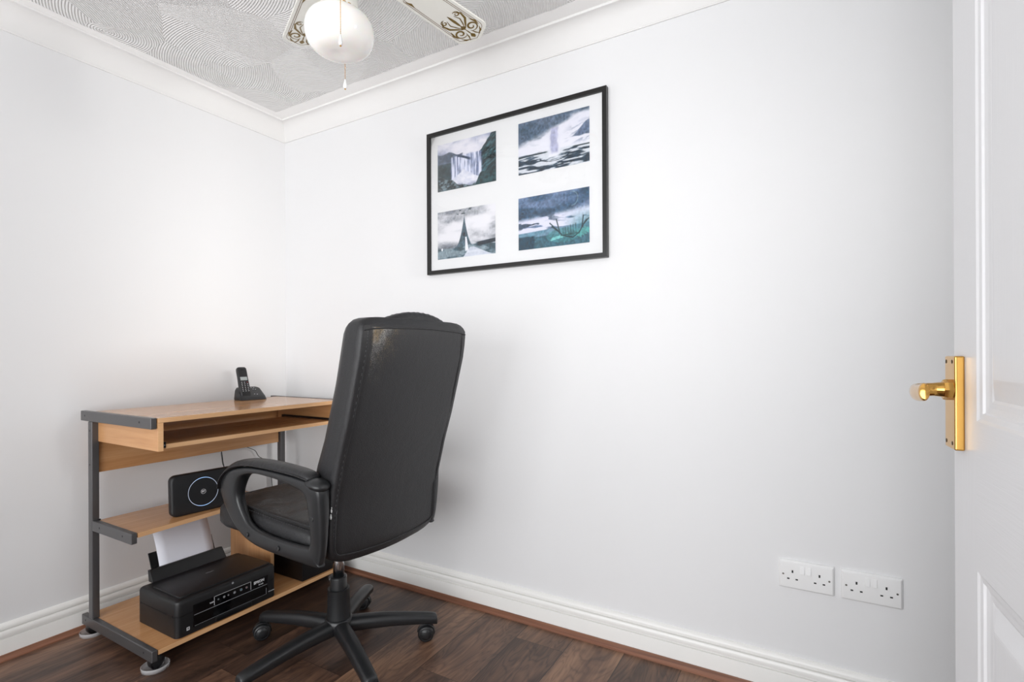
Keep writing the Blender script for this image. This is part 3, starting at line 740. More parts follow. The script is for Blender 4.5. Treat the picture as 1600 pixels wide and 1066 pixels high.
# ------------------------------------------------------------------ office chair   (local x = forward, y = chair's left, z up)
CH = (1.0, -0.53, 0)
chair = thing('office_chair', 'black leather executive office chair on a five star base with castors, seen from behind', 'chair', CH, (0, 0, R(177)))
bm = BM()
lathe(bm, [(0, 0.076), (0.030, 0.076), (0.044, 0.092), (0.048, 0.108), (0.046, 0.128), (0.040, 0.133), (0, 0.133)], (0, 0, 0), 40)
hub = link('base_hub', bm, M_CHAIRP, chair, smooth=True)
A0 = 13.24
for k in range(5):
    a = R(A0 - 72 * k); d = Vector((math.cos(a), math.sin(a), 0)); sd = Vector((-math.sin(a), math.cos(a), 0))
    pts = smooth_path([d * 0.02 + Vector((0, 0, .103)), d * 0.08 + Vector((0, 0, .1035)), d * 0.17 + Vector((0, 0, .099)), d * 0.26 + Vector((0, 0, .089)), d * 0.325 + Vector((0, 0, .080)), d * 0.345 + Vector((0, 0, .073))], 6)
    n = len(pts); bm = BM(); rings = []
    for i, p in enumerate(pts):
        f = i / (n - 1)
        hw = interp(f, [(0, .029), (.2, .027), (.5, .0245), (.85, .022), (.96, .0195), (1, .012)]); hh = interp(f, [(0, .026), (.3, .024), (.7, .019), (.95, .017), (1, .010)])
        ring = []
        for j in range(20):
            th = 2 * PI * j / 20; c, s = math.cos(th), math.sin(th)
            yy = math.copysign(abs(c) ** 0.75, c) * hw; zz = (s if s > 0 else -abs(s) ** 0.5) * hh
            ring.append(p + sd * yy + Vector((0, 0, zz)))
        rings.append(ring)
    loft(bm, rings)
    leg = link('base_leg', bm, M_CHAIRP, chair, smooth=True)
    # castor: stem, hood, twin wheels. swivel direction differs
    e = d * 0.322
    sw = {0: R(238), 1: R(205), 2: R(218), 3: R(120), 4: R(-140)}[k] - R(177)
    f_ = Vector((math.cos(sw), math.sin(sw), 0)); g_ = Vector((-math.sin(sw), math.cos(sw), 0))
    c_ = e + f_ * 0.018
    bm = BM(); cyl(bm, e + Vector((0, 0, .036)), e + Vector((0, 0, .070)), 0.008, seg=16)
    # hood: partial shell over the wheels
    rings = []
    for ang in range(-10, 171, 15):
        q = R(ang); rr_ = 0.0325
        base_p = c_ + Vector((0, 0, .0292)) - f_ * (rr_ * math.cos(q)) * 1.0 + Vector((0, 0, rr_ * math.sin(q)))
        base_i = c_ + Vector((0, 0, .0292)) - f_ * ((rr_ - .004) * math.cos(q)) + Vector((0, 0, (rr_ - .004) * math.sin(q)))
        rings.append([base_p - g_ * 0.010, base_p + g_ * 0.010, base_i + g_ * 0.010, base_i - g_ * 0.010])
    loft(bm, rings)
    cs = link('castor', bm, M_CHAIRP, chair, bevel=0.001)
    for s in (-1, 1):
        bm = BM(); rings = []
        for r_, h_ in ((0.004, 0.003), (0.0275, 0.003), (0.029, 0.005), (0.029, 0.016), (0.0265, 0.0215), (0.0215, 0.0235), (0.020, 0.0222), (0.019, 0.0245), (0.009, 0.0268), (0.0005, 0.0273)):
            rings.append([c_ + Vector((0, 0, .0292)) + g_ * (s * h_) + f_ * (r_ * math.cos(2 * PI * j / 28)) + Vector((0, 0, r_ * math.sin(2 * PI * j / 28))) for j in range(28)])
        loft(bm, rings); link('wheel', bm, M_CHAIRP, cs, smooth=True)
# gas column
bm = BM(); lathe(bm, [(0, .128), (0.0405, .128), (0.0395, .14), (0.0365, .229), (0.0375, .2325), (0.0345, .2335), (0.029, .2315), (0, .2315)], seg=40)
link('column_sleeve', bm, M_CHAIRP, chair, smooth=True).data.set_sharp_from_angle(angle=R(40))
bm = BM(); lathe(bm, [(0, .226), (0.0285, .226), (0.0272, .268), (0.0262, .272), (0.023, .273), (0, .273)], seg=36)
link('column_collar', bm, M_CHAIRP, chair, smooth=True).data.set_sharp_from_angle(angle=R(40))
bm = BM(); cyl(bm, (0, 0, .27), (0, 0, .395), 0.0185, seg=32); link('gas_piston', bm, M_CHROME, chair, smooth=True)
bm = BM(); box(bm, -0.13, 0.10, -0.06, 0.06, 0.385, 0.425); box(bm, -0.18, 0.16, -0.085, 0.085, 0.418, 0.430)
link('tilt_mechanism', bm, M_BLKM, chair, bevel=0.004)
bm = BM(); tube(bm, [(0.03, -0.05, .405), (0.03, -0.22, .405), (0.03, -0.245, .400)], 0.005, 10); tube(bm, [(0.03, -0.235, .402), (0.03, -0.275, .398)], [.008, .011], 12)
link('height_lever', bm, M_BLK, chair, smooth=True)

def superring(hw, z0, z1, x, n=40, e=0.38, crown=0.0, ew=None):
    """closed ring in the YZ plane at x"""
    out = []; zc, hh = (z0 + z1) / 2, (z1 - z0) / 2
    for k in range(n):
        th = 2 * PI * k / n; c, s = math.cos(th), math.sin(th)
        y = hw * math.copysign(abs(c) ** (ew or e), c); z = hh * math.copysign(abs(s) ** e, s)
        if s > 0: z += crown * (1 - (y / hw) ** 2) * s
        out.append((x, y, zc + z))
    return out
def wr(x, y, s=1.0):
    return (math.sin(x * 61 + 3 * math.sin(y * 23)) * 0.5 + math.sin(y * 47 + x * 33 + 1.3) * 0.5) * s
# lower seat shell
bm = BM(); rings = []
for x, hw, z0, z1 in ((-0.235, .12, .455, .495), (-0.232, .20, .442, .505), (-0.20, .228, .436, .528), (-0.05, .235, .434, .540), (0.12, .235, .437, .549), (0.24, .235, .437, .556),
                      (0.31, .234, .437, .552), (0.345, .228, .443, .543), (0.362, .212, .455, .534), (0.368, .19, .468, .522)):
    rings.append(superring(hw, z0, z1, x, e=0.45))
loft(bm, rings); link('seat_shell', bm, M_LEATH, chair, smooth=True)
# seat cushion with a crowned, creased top
bm = BM(); rings = []
N = 30
for i in range(N + 1):
    f = i / N; x = -0.215 + 0.565 * f
    hw = interp(f, [(0, .15), (.03, .195), (.08, .215), (.85, .224), (.95, .215), (.985, .195), (1, .15)])
    z0 = interp(f, [(0, .518), (.5, .527), (.85, .536), (1, .524)]); z1 = interp(f, [(0, .530), (.04, .541), (.1, .546), (.5, .550), (.8, .558), (.9, .556), (.96, .548), (1, .536)])
    ring = superring(hw, z0 - .008, z1, x, n=56, e=0.5, ew=0.40, crown=0.012 * math.sin(PI * min(max(f, .02), .98)) ** 0.5)
    ring = [(p[0], p[1], p[2] + (wr(p[0], p[1], 0.0034) if p[2] > z0 + .02 else 0)) for p in ring]
    rings.append(ring)
loft(bm, rings); cush = link('seat_cushion', bm, M_LEATHS, chair, smooth=True)
bm = BM()
for s in (-1, 1):
    tube(bm, smooth_path([(-0.19, s * .219, .534), (-0.05, s * .2290, .542), (0.10, s * .2300, .549), (0.24, s * .2280, .556), (0.30, s * .219, .554), (0.335, s * .19, .547)], 6), 0.0028, 8)
tube(bm, smooth_path([(0.335, .19, .547), (0.352, .12, .544), (0.357, 0, .543), (0.352, -.12, .544), (0.335, -.19, .547)], 6), 0.0028, 8)
link('seat_piping', bm, M_LEATH, cush, smooth=True)
bm = BM()
P_ = smooth_path([(-0.17, .2325, .5285), (-0.05, .2385, .535), (0.10, .2385, .542), (0.24, .2365, .548), (0.29, .230, .548)], 24)
for i in range(0, len(P_) - 1, 2): tube(bm, [P_[i], P_[i] + (P_[i + 1] - P_[i]) * .8], 0.0006, 5)
sq_ = link('seat_stitching', bm, M_THREAD, cush); sq_['kind'] = 'stuff'

# backrest
UR = [(.42, -.232), (.46, -.246), (.5, -.252), (.58, -.258), (.64, -.268), (.75, -.297), (.85, -.330), (.95, -.357), (1.04, -.381), (1.10, -.391), (1.13, -.392), (1.16, -.378)]
UF = [(.42, -.190), (.46, -.165), (.5, -.150), (.64, -.160), (.71, -.174), (.80, -.211), (.97, -.263), (1.05, -.282), (1.12, -.298), (1.16, -.325)]
HW = [(.424, .110), (.429, .155), (.436, .185), (.446, .206), (.46, .219), (.48, .227), (.52, .231), (.70, .233), (.95, .232), (1.06, .232), (1.11, .2315), (1.128, .230), (1.140, .226), (1.149, .216), (1.155, .198), (1.158, .165)]
bm = BM(); rings = []
zs = [h[0] for h in HW]; zz = sorted(set(zs + [0.42 + 0.02 * i for i in range(1, 36) if 0.42 + 0.02 * i > .52 and 0.42 + .02 * i < 1.1]))
zz = [z for z in zz if z >= .424]
def back_sec(z):
    hw, ur, uf = interp(z, HW), interp(z, UR), interp(z, UF)
    d = uf - ur; ring = []
    crv = 0.010   # rear face bulge
    n = 14
    for k in range(n + 1):                       # rear face, left to right
        y = hw * (1 - 2 * k / n) * 0.965; ring.append((ur - crv * (1 - (y / hw) ** 2), y, z))
    for a in (25, 60):                           # tight rear corner right
        ring.append((ur + 0.010 * (1 - math.cos(R(a))) + .001, -hw * 0.965 - 0.035 * hw * math.sin(R(a)), z))
    for t_ in (0.25, 0.5, 0.72): ring.append((ur + d * t_, -hw * (1 - .02 * t_), z))
    for k in range(13):                          # front, bulging
        q = k / 12; y = -hw * 0.93 * math.cos(PI * q); ring.append((uf + 0.032 * math.sin(PI * q) ** 0.8 - 0.004, y, z))
    for t_ in (0.72, 0.5, 0.25): ring.append((ur + d * t_, hw * (1 - .02 * t_), z))
    for a in (60, 25):
        ring.append((ur + 0.010 * (1 - math.cos(R(a))) + .001, hw * 0.965 + 0.035 * hw * math.sin(R(a)), z))
    return ring
for z in zz: rings.append(back_sec(z))
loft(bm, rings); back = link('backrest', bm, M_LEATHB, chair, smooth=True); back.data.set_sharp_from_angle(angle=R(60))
# rear panel seam and piping along the outline of the rear face
def rp(y, z, o=0.0012):
    hw, ur = interp(z, HW), interp(z, UR); return (ur - 0.010 * (1 - (y / max(hw, .01)) ** 2) - o, y, z)
bm = BM()
lp = [(.205, 1.120), (.208, 1.05), (.211, .9), (.213, .75), (.214, .62), (.214, .52)]
for q_ in (1, -1):
    bm = BM(); tube(bm, smooth_path([rp(q_ * y, z, .0003) for y, z in lp], 6), 0.0014, 6)
    link('side_seam', bm, M_LEATH, back, smooth=True)
bm = BM()
bp = [(.214, .60), (.214, .52), (.211, .482), (.200, .465), (.180, .459), (.12, .451), (.05, .447), (0, .446), (-.05, .447), (-.12, .451), (-.180, .459), (-.200, .465), (-.211, .482), (-.214, .52), (-.214, .60)]
tube(bm, smooth_path([rp(y, z, .0008) for y, z in bp], 6), 0.0026, 8)
link('lower_piping', bm, M_LEATH, back, smooth=True)
bm = BM()
tube(bm, smooth_path([rp(y, z, .0005) for y, z in ((.222, 1.118), (.18, 1.124), (.09, 1.128), (0, 1.130), (-.09, 1.128), (-.18, 1.124), (-.222, 1.118))], 6), 0.0022, 8)
link('top_piping', bm, M_LEATH, back, smooth=True)
# stitches on the side seam
bm = BM()
for s in (1, -1):
    P = smooth_path([rp(s * (y + .0045), z, .0006) for y, z in lp], 16)
    for i in range(0, len(P) - 1, 2):
        tube(bm, [P[i], P[i] + (P[i + 1] - P[i]) * 0.8], 0.0005, 5)
st_ = link('stitching', bm, M_THREAD, back); st_['kind'] = 'stuff'
# head cushion: raised gathered roll over the top, plus side bolsters on the front
def pillow(name, y0, y1, zt, zb, xr, xf, amp, ridges):
    bm = BM(); rings = []; n = 44
    for i in range(n + 1):
        f = i / n; y = y0 + (y1 - y0) * f; e = max(math.sin(PI * min(max(f, .0), 1.0)), 0.0) ** 0.27
        e = max(e, 0.02); ring = []
        rid = 1 + amp * math.sin(f * ridges * 2 * PI + math.sin(f * 9))
        for k in range(30):
            th = 2 * PI * k / 30; c, s = math.cos(th), math.sin(th)
            x = (xr + xf) / 2 + (xf - xr) / 2 * math.copysign(abs(c) ** .8, c) * (0.45 + 0.55 * e)
            z = (zt + zb) / 2 + (zt - zb) / 2 * math.copysign(abs(s) ** .8, s) * e * (rid if s > 0.2 else 1) - 0.010 * (2 * f - 1) ** 2
            # lean with the back
            ring.append((x + (z - 1.13) * -0.28, y, z))
        rings.append(ring)
    loft(bm, rings); return link(name, bm, M_LEATH, chair, smooth=True)
pillow('head_cushion', -0.200, 0.158, 1.184, 1.00, -0.378, -0.305, 0.012, 17)
pillow('side_bolster', 0.118, 0.227, 1.154, 1.04, -0.380, -0.325, 0.010, 6)
pillow('side_bolster', -0.227, -0.138, 1.154, 1.04, -0.380, -0.325, 0.010, 6)
bm = BM(); rings = []
for z in [0.56 + 0.02 * i for i in range(19)]:
    f = (z - .56) / .36; uf = interp(z, UF); e = math.sin(PI * min(max(f, .03), .97)) ** .4
    rings.append([(uf + 0.018 + 0.026 * math.cos(2 * PI * k / 24) * e, 0.165 * e * math.copysign(abs(math.sin(2 * PI * k / 24)) ** .6, math.sin(2 * PI * k / 24)), z) for k in range(24)])
loft(bm, rings); link('lumbar_cushion', bm, M_LEATH, chair, smooth=True)
# scuff where the leather has split on the left rear edge
bm = BM()
for (z, w, y) in ((.603, .0042, .2262), (.590, .0034, .2266), (.584, .0050, .2262), (.612, .002, .2262)):
    p = Vector((interp(z, UR) + .0025, y + .003, z))
    bmesh.ops.create_icosphere(bm, subdivisions=2, radius=w, matrix=Matrix.Translation(p) @ Matrix.Diagonal((.9, .35, 1.4, 1)))
link('split_padding', bm, mat('exposed_lining', srgb(205, 205, 205), 0.8), back, smooth=True)['label'] = 'white lining showing through a split in the leather'

# arms: closed loop frames
AO = [(-.235, .445), (-.10, .443), (.07, .449), (.170, .480), (.232, .535), (.266, .597), (.249, .645), (.192, .677), (.10, .695), (0, .700), (-.12, .697), (-.215, .690), (-.258, .678), (-.264, .62), (-.262, .55), (-.256, .49), (-.246, .455)]
AI = [(-.185, .492), (-.10, .488), (.03, .492), (.105, .508), (.142, .545), (.163, .590), (.153, .630), (.126, .663), (.06, .679), (0, .680), (-.08, .675), (-.150, .664), (-.192, .652), (-.206, .61), (-.208, .56), (-.207, .52), (-.200, .500)]
def densify(P, n=4):
    P3 = [Vector((p[0], 0, p[1])) for p in P]; m = len(P3); out = []
    for i in range(m):
        p0, p1, p2, p3 = P3[i - 1], P3[i], P3[(i + 1) % m], P3[(i + 2) % m]
        for k in range(n):
            t = k / n
            out.append(0.5 * ((2 * p1) + (p2 - p0) * t + (2 * p0 - 5 * p1 + 4 * p2 - p3) * t * t + (-p0 + 3 * p1 - 3 * p2 + p3) * t ** 3))
    return out
for s in (1, -1):
    O, I = densify(AO), densify(AI); n = len(O); bm = BM(); V = []
    for i in range(n):
        o, q = O[i], I[i]; mid = (o + q) / 2; h = (o - q) / 2
        f = i / n
        # frame is wider (in y) at the top front, slimmer below
        zt = min(max((mid.z - .50) / .17, 0), 1); wid = 0.013 + 0.011 * zt
        yc = (0.252 + 0.002 * zt) if s > 0 else -(0.214 + 0.002 * zt)
        ring = []
        for k in range(16):
            th = 2 * PI * k / 16; c, sn = math.cos(th), math.sin(th)
            ring.append(bm.verts.new(mid + h * math.copysign(abs(c) ** .45, c) + Vector((0, yc + wid * math.copysign(abs(sn) ** .45, sn), 0))))
        V.append(ring)
    for i in range(n):
        a, b = V[i], V[(i + 1) % n]
        for k in range(16): bm.faces.new((a[k], a[(k + 1) % 16], b[(k + 1) % 16], b[k]))
    arm = link('armrest', bm, M_CHAIRP, chair, smooth=True)
    K = 1.0 if s > 0 else 0.855
    # padded top
    path = smooth_path([(-.218, s * K * .254, .695), (-.17, s * K * .255, .7025), (-.08, s * K * .256, .707), (.02, s * K * .256, .7075), (.10, s * K * .256, .703), (.165, s * K * .256, .690), (.215, s * K * .256, .666), (.250, s * K * .256, .634), (.266, s * K * .256, .604)], 5)
    m = len(path); bm = BM(); rings = []
    for i, p in enumerate(path):
        f = i / (m - 1); d = (path[min(i + 1, m - 1)] - path[max(i - 1, 0)]).normalized(); nrm = Vector((-d.z, 0, d.x))
        if nrm.z < 0: nrm = -nrm
        hw = interp(f, [(0, .020), (.04, .0245), (.3, .0275), (.6, .0275), (.85, .0250), (1, .020)]); hh = interp(f, [(0, .010), (.06, .016), (.3, .019), (.6, .0165), (.85, .008), (1, .002)])
        ring = []
        for k in range(20):
            th = 2 * PI * k / 20; c, sn = math.cos(th), math.sin(th)
            ring.append(p + Vector((0, hw * math.copysign(abs(c) ** .7, c), 0)) + nrm * (hh * (sn if sn > 0 else .3 * sn)))
        rings.append(ring)
    loft(bm, rings); pad = link('arm_pad', bm, M_LEATH, arm, smooth=True)
    bm = BM()
    tube(bm, [p + Vector((0, s * interp(i / (m - 1), [(0, .022), (.05, .0265), (.3, .0285), (.85, .0265), (1, .021)]), 0)) for i, p in enumerate(path)], 0.0020, 8)
    link('pad_piping', bm, M_LEATH, pad, smooth=True)
    # glossy rear knuckle of the arm
    bm = BM(); rings = []
    for f, r_ in ((0, .004), (.06, .013), (.2, .0185), (.5, .0215), (.8, .020), (.94, .014), (1, .004)):
        x = -.195 - .075 * f
        rings.append([(x, s * K * .256 + r_ * 1.35 * math.cos(2 * PI * k / 20), .688 - .012 * f + r_ * .78 * math.sin(2 * PI * k / 20)) for k in range(20)])
    loft(bm, rings); link('arm_knuckle', bm, M_CHAIRP, arm, smooth=True)
    for x, z, y in ((.108, .478, .2675), (-.058, .467, .2675), (-.228, .585, .2715)):
        bm = BM(); lathe(bm, [(0, s * K * (y + .0010)), (0.0050, s * K * (y + .0008)), (0.0066, s * K * (y + .0012)), (0.0075, s * K * (y + .0004)), (0.0078, s * K * (y - .003)), (0, s * K * (y - .003))], (x, 0, z), 20, 'Y')
        link('bolt_cap', bm, M_CHAIRP, arm, smooth=True)

# ------------------------------------------------------------------ framed picture with four photographs
FK = (1.3975, 0, 1.706)
frame = thing('picture_frame', 'black framed picture with four blue grey landscape photographs in a white mount', 'picture', FK)
fx0, fx1, fz0, fz1, fw, fd = 0.9865, 1.8085, 1.3985, 2.0145, 0.0165, 0.021
M_FRAME = mat('black_frame', srgb(22, 21, 20), 0.35)
bm = BM()
def mitre(bm, P, Q):
    for i in range(4):
        j = (i + 1) % 4
        a, b, c, d = P[i], P[j], Q[j], Q[i]
        hexa(bm, [(a[0], -0.0005, a[1]), (b[0], -0.0005, b[1]), (c[0], -0.0005, c[1]), (d[0], -0.0005, d[1]),
                  (a[0], -fd, a[1]), (b[0], -fd, b[1]), (c[0], -fd, c[1]), (d[0], -fd, d[1])])
mitre(bm, [(fx0, fz0), (fx1, fz0), (fx1, fz1), (fx0, fz1)], [(fx0 + fw, fz0 + fw), (fx1 - fw, fz0 + fw), (fx1 - fw, fz1 - fw), (fx0 + fw, fz1 - fw)])
link('frame', bm, M_FRAME, frame, off=FK)
M_MOUNT = mat('white_mount', srgb(240, 240, 241), 0.6)
bm = BM(); box(bm, fx0 + fw, fx1 - fw, -0.0110, -0.0008, fz0 + fw, fz1 - fw)
mount = link('mount', bm, M_MOUNT, frame, off=FK)
bm = BM(); box(bm, fx0 + fw, fx1 - fw, -0.0165, -0.0150, fz0 + fw, fz1 - fw)
link('glass', bm, M_GLASS, frame, off=FK)

rng = np.random.RandomState(3)
def vnoise(x, y, sx, sy, seed, octv=4, pers=0.5):
    tot = np.zeros_like(x); amp = 1.0; nrm = 0
    for o in range(octv):
        r = np.random.RandomState(seed * 17 + o); G = r.rand(96, 96)
        u = x * sx * 2 ** o; v = y * sy * 2 ** o
        i = np.floor(u).astype(int); j = np.floor(v).astype(int); fu = u - i; fv = v - j
        fu = fu * fu * (3 - 2 * fu); fv = fv * fv * (3 - 2 * fv)
        g = lambda a, b: G[(a % 96), (b % 96)]
        n = (g(i, j) * (1 - fu) + g(i + 1, j) * fu) * (1 - fv) + (g(i, j + 1) * (1 - fu) + g(i + 1, j + 1) * fu) * fv
        tot += amp * n; nrm += amp; amp *= pers
    return tot / nrm
def C3(*c): return np.array(c, float) / 255
def ss(a, b, x): t = np.clip((x - a) / (b - a), 0, 1); return t * t * (3 - 2 * t)
def lay(img, m, c): return img * (1 - m[..., None]) + (c if getattr(c, 'ndim', 1) > 1 else np.broadcast_to(c, img.shape)) * m[..., None]
def grad(t, a, b): return a * (1 - t[..., None]) + b * t[..., None]
def seg(x, y, x0, y0, x1, y1, w, asp=1.5):
    dx, dy = (x1 - x0) * asp, (y1 - y0); px, py = (x - x0) * asp, (y - y0)
    t = np.clip((px * dx + py * dy) / (dx * dx + dy * dy + 1e-9), 0, 1)
    return ss(w * 1.5, w * 0.5, np.hypot(px - t * dx, py - t * dy))
def photo_waterfall(x, y):      # y up, 0..1
    n = vnoise(x, y, 3, 4, 1, 5); img = grad(ss(.25, .75, n), C3(150, 158, 185), C3(232, 230, 238))
    hill = ss(0, .01, .80 - .18 * x - .03 * np.sin(x * 22) + .02 * vnoise(x, y, 20, 3, 2) - y) * ss(.46, .42, x)
    hm = grad(vnoise(x, y, 5, 14, 3, 4), C3(44, 62, 80), C3(132, 142, 165)); img = lay(img, hill, hm)
    cl = ss(0, .012, (x - .72) * 1.75 + .62 + .05 * vnoise(x, y, 18, 18, 4) - y) * ss(.70, .76, x)
    rk = grad(ss(.35, .75, vnoise(x + y * .6, y - x * .9, 8, 26, 5, 4)), C3(14, 36, 44), C3(70, 110, 118)); img = lay(img, cl, rk)
    left = ss(.30, .24, x + .05 * np.sin(y * 20)) * ss(.58, .55, y); img = lay(img, left, grad(vnoise(x, y, 16, 9, 6, 4), C3(16, 36, 40), C3(60, 84, 92)))
    fall = ss(.22, .26, x) * ss(.80, .74, x) * ss(.70, .66, y) * ss(.10, .16, y)
    fl = grad(ss(.3, .7, vnoise(x, y, 42, 3, 7, 3)), C3(104, 118, 152), C3(226, 228, 244)); img = lay(img, fall, fl)
    img = lay(img, ss(0, .04, .36 - .9 * np.abs(x - .46) + .09 * vnoise(x, y, 9, 9, 41) - y) * ss(.05, .12, y), grad(vnoise(x, y, 16, 16, 42), C3(196, 200, 218), C3(246, 244, 248)))
    edge = ss(.035, .015, np.abs(y - (.60 + .10 * np.sin(x * 6)))) * ss(.34, .38, x) * ss(.60, .55, x); img = lay(img, edge, C3(50, 66, 92))
    br = ss(0, .02, .26 * ss(.52, .02, x) + .05 + .02 * np.sin(x * 30) - y)
    img = lay(img, br, grad(ss(.35, .65, vnoise(x, y, 26, 22, 8, 3)), C3(14, 30, 36), C3(120, 138, 146)))
    rr_ = ss(0, .02, .24 * ss(.64, .76, x) - y + .02); img = lay(img, rr_, grad(vnoise(x, y, 24, 24, 9, 3), C3(12, 34, 40), C3(62, 106, 110)))
    return img
def photo_geyser(x, y):
    n = vnoise(x, y, 2.4, 4, 11, 5); img = grad(ss(.3, .75, n + .25 * (.55 - y)), C3(226, 226, 236), C3(232, 232, 240))
    dark = ss(.42, .62, n * .55 + .55 * ss(.35, 1.0, y + (.35 - x) * .45)); img = lay(img, dark, grad(vnoise(x, y, 5, 7, 12), C3(48, 74, 92), C3(120, 132, 156)))
    mt = ss(0, .015, .50 + .26 * ss(.74, 1.0, x) + .04 * vnoise(x, y, 12, 3, 13) - y) * ss(.48, .50, y - .05 * vnoise(x, y, 9, 3, 14)) * ss(.62, .72, x)
    img = lay(img, mt, grad(vnoise(x - y, y, 14, 10, 15), C3(70, 92, 120), C3(186, 190, 208)))
    gr = ss(.38, .34, y); gn = vnoise(x, y, 5, 26, 16, 4)
    img = lay(img, gr, grad(ss(.42, .58, gn + .12 * (y - .16) / .2 + .12 * ss(.3, .0, abs(x - .5) - .05)), C3(34, 56, 74), C3(214, 218, 226)))
    bk = ss(.018, .008, np.abs(y - (.34 - .10 * (x - .4) ** 2))) * ss(.44, .38, x); img = lay(img, bk, C3(34, 56, 66))
    bk = ss(.014, .008, np.abs(y - .335)) * ss(.76, .80, x); img = lay(img, bk, C3(34, 56, 66))
    pool = ss(.018, .006, np.abs(np.hypot((x - .52), (y - .24) * 2.2) - .20)) * ss(.26, .2, y); img = lay(img, pool, C3(36, 52, 70))
    sd = .50 * ss(.60, .95, x) * ss(.9, .6, y) * ss(.36, .46, y); img = lay(img, sd * ss(.42, .60, vnoise(x + y, y * 2 - x, 7, 9, 18)), C3(92, 108, 138))
    pw = .050 * (1 + .10 * np.sin(y * 34)); pl = ss(pw * 1.3, pw * .7, np.abs(x - .525 - .008 * np.sin(y * 9))) * ss(.80, .74, y + .12 * np.abs(x - .525)) * ss(.20, .30, y)
    img = lay(img, .75 * ss(.11, .05, np.abs(x - .525)) * ss(.80, .70, y) * ss(.20, .30, y), C3(222, 222, 234))
    img = lay(img, pl, grad(vnoise(x, y, 34, 6, 17), C3(150, 154, 186), C3(206, 206, 226)))
    img = lay(img, .8 * ss(.13, .03, np.hypot((x - .53), (y - .25) * 1.4)), C3(240, 240, 246))
    return img
def photo_tower(x, y):
    n = vnoise(x, y, 2.6, 4.5, 21, 5); img = grad(ss(.25, .75, n + .25 * x), C3(110, 116, 126), C3(232, 231, 236))
    lv = ss(.60, .68, vnoise(x, y, 30, 30, 22, 2)) * ss(.84, .92, y) * ss(.32, .36, x) * ss(.62, .56, x); img = lay(img, lv, C3(50, 66, 72))
    # plain slender tower with sweeping buttresses
    d = np.abs(x - .475); h = .82 * np.exp(-d * 11.5) + .05
    h = np.maximum(h, .245 * ss(.30, .12, d)); tw = ss(0, .012, h - y)
    img = lay(img, tw, grad(vnoise(x, y, 50, 5, 23, 3), C3(38, 60, 74), C3(96, 122, 136)))
    img = lay(img, ss(.035, .02, np.hypot((x - .47) * 1.2, (y - .47) * .6)), C3(14, 24, 44))
    ground = ss(.235, .215, y + .02 * np.sin(x * 7)); img = lay(img, ground, grad(ss(.4, .6, vnoise(x, y, 5, 16, 24, 3)), C3(58, 84, 96), C3(132, 150, 160)))
    img = lay(img, ss(.02, .0, np.abs(y - .235 - (x - .7) * .12) - .03) * ss(.66, .72, x), C3(10, 34, 50))
    img = lay(img, ss(0, .015, .03 + (.20 - y) * 1.1 - np.abs(x - .60 - (.2 - y) * .5)) * ss(.20, .18, y), grad(vnoise(x, y, 6, 20, 43), C3(176, 184, 200), C3(232, 234, 242)))
    img = lay(img, ss(.006, .004, np.abs(x - .505 - (.40 - y) * .06) - .006 - .025 * (.42 - y) / .42) * ss(.42, .40, y) * ss(.10, .14, y), C3(236, 236, 242))
    img = lay(img, ss(.018, .010, np.hypot((x - .08), (y - .20) * .45)), C3(236, 238, 240))
    return img
def photo_ship(x, y):
    n = vnoise(x, y, 3, 6, 31, 5); sky = grad(ss(.3, .7, n), C3(52, 84, 112), C3(112, 132, 164)); img = sky
    band = ss(.62, .50, y - .25 * x * .4) * ss(.2, .3, y); img = lay(img, band * ss(.4, .55, vnoise(x, y, 4, 12, 32, 4) + .12), C3(222, 222, 238))
    cl = ss(.50, .56, vnoise(x, y, 5, 15, 33, 3)) * ss(.36, .42, y) * ss(.75, .65, y) * ss(.75, .3, x); img = lay(img, cl, C3(52, 74, 98))
    img = lay(img, ss(.32, .30, y - .06 * x) , grad(vnoise(x, y, 6, 10, 34), C3(92, 142, 160), C3(128, 148, 172)))
    img = lay(img, .75 * ss(.60, .95, x) * ss(.72, .3, y), C3(60, 120, 136))
    img = lay(img, ss(.22, .20, y - .12 * x * .3), grad(vnoise(x, y, 5, 8, 35), C3(52, 96, 112), C3(66, 108, 124)))
    img = lay(img, ss(.25, .22, x) * ss(.26, .22, y), C3(10, 62, 82))
    pl = ss(.26, .24, np.hypot((x - .66), (y - .19) * 1.9)); img = lay(img, pl * .6, C3(72, 138, 142))
    for k in range(5):
        cx, cy = .50 + .045 * k, .14 + .012 * k; img = lay(img, ss(.030, .022, np.hypot((x - cx) - (y - cy) * .5, (y - cy) * .75)), C3(126, 196, 196))
        cx, cy = .84 + .035 * k, .17 + .02 * k; img = lay(img, ss(.034, .026, np.hypot((x - cx) + (y - cy) * .9, (y - cy) * .6)), C3(84, 160, 160))
    dk = C3(22, 52, 60); dk2 = C3(36, 84, 88)
    for a in ((.46, .44, .56, .30), (.56, .30, .64, .18), (.64, .18, .78, .13), (.78, .13, .86, .20), (.86, .20, .92, .34), (.92, .34, .99, .44), (.55, .50, .60, .24), (.49, .37, .58, .27), (.92, .50, .90, .30), (.96, .42, .90, .30)):
        img = lay(img, seg(x, y, *a, .011), dk)
    for k in range(6): img = lay(img, seg(x, y, .64 + .035 * k, .32 + .012 * k, .65 + .035 * k, .17, .006), dk2)
    img = lay(img, seg(x, y, .62, .19, .86, .20, .014), dk2)
    gl = ss(.010, .004, np.abs(np.hypot((x - .76) * 1.5, (y - .84)) - .13)) * ss(.74, .78, x); img = lay(img, gl * .5, C3(170, 200, 200))
    return img
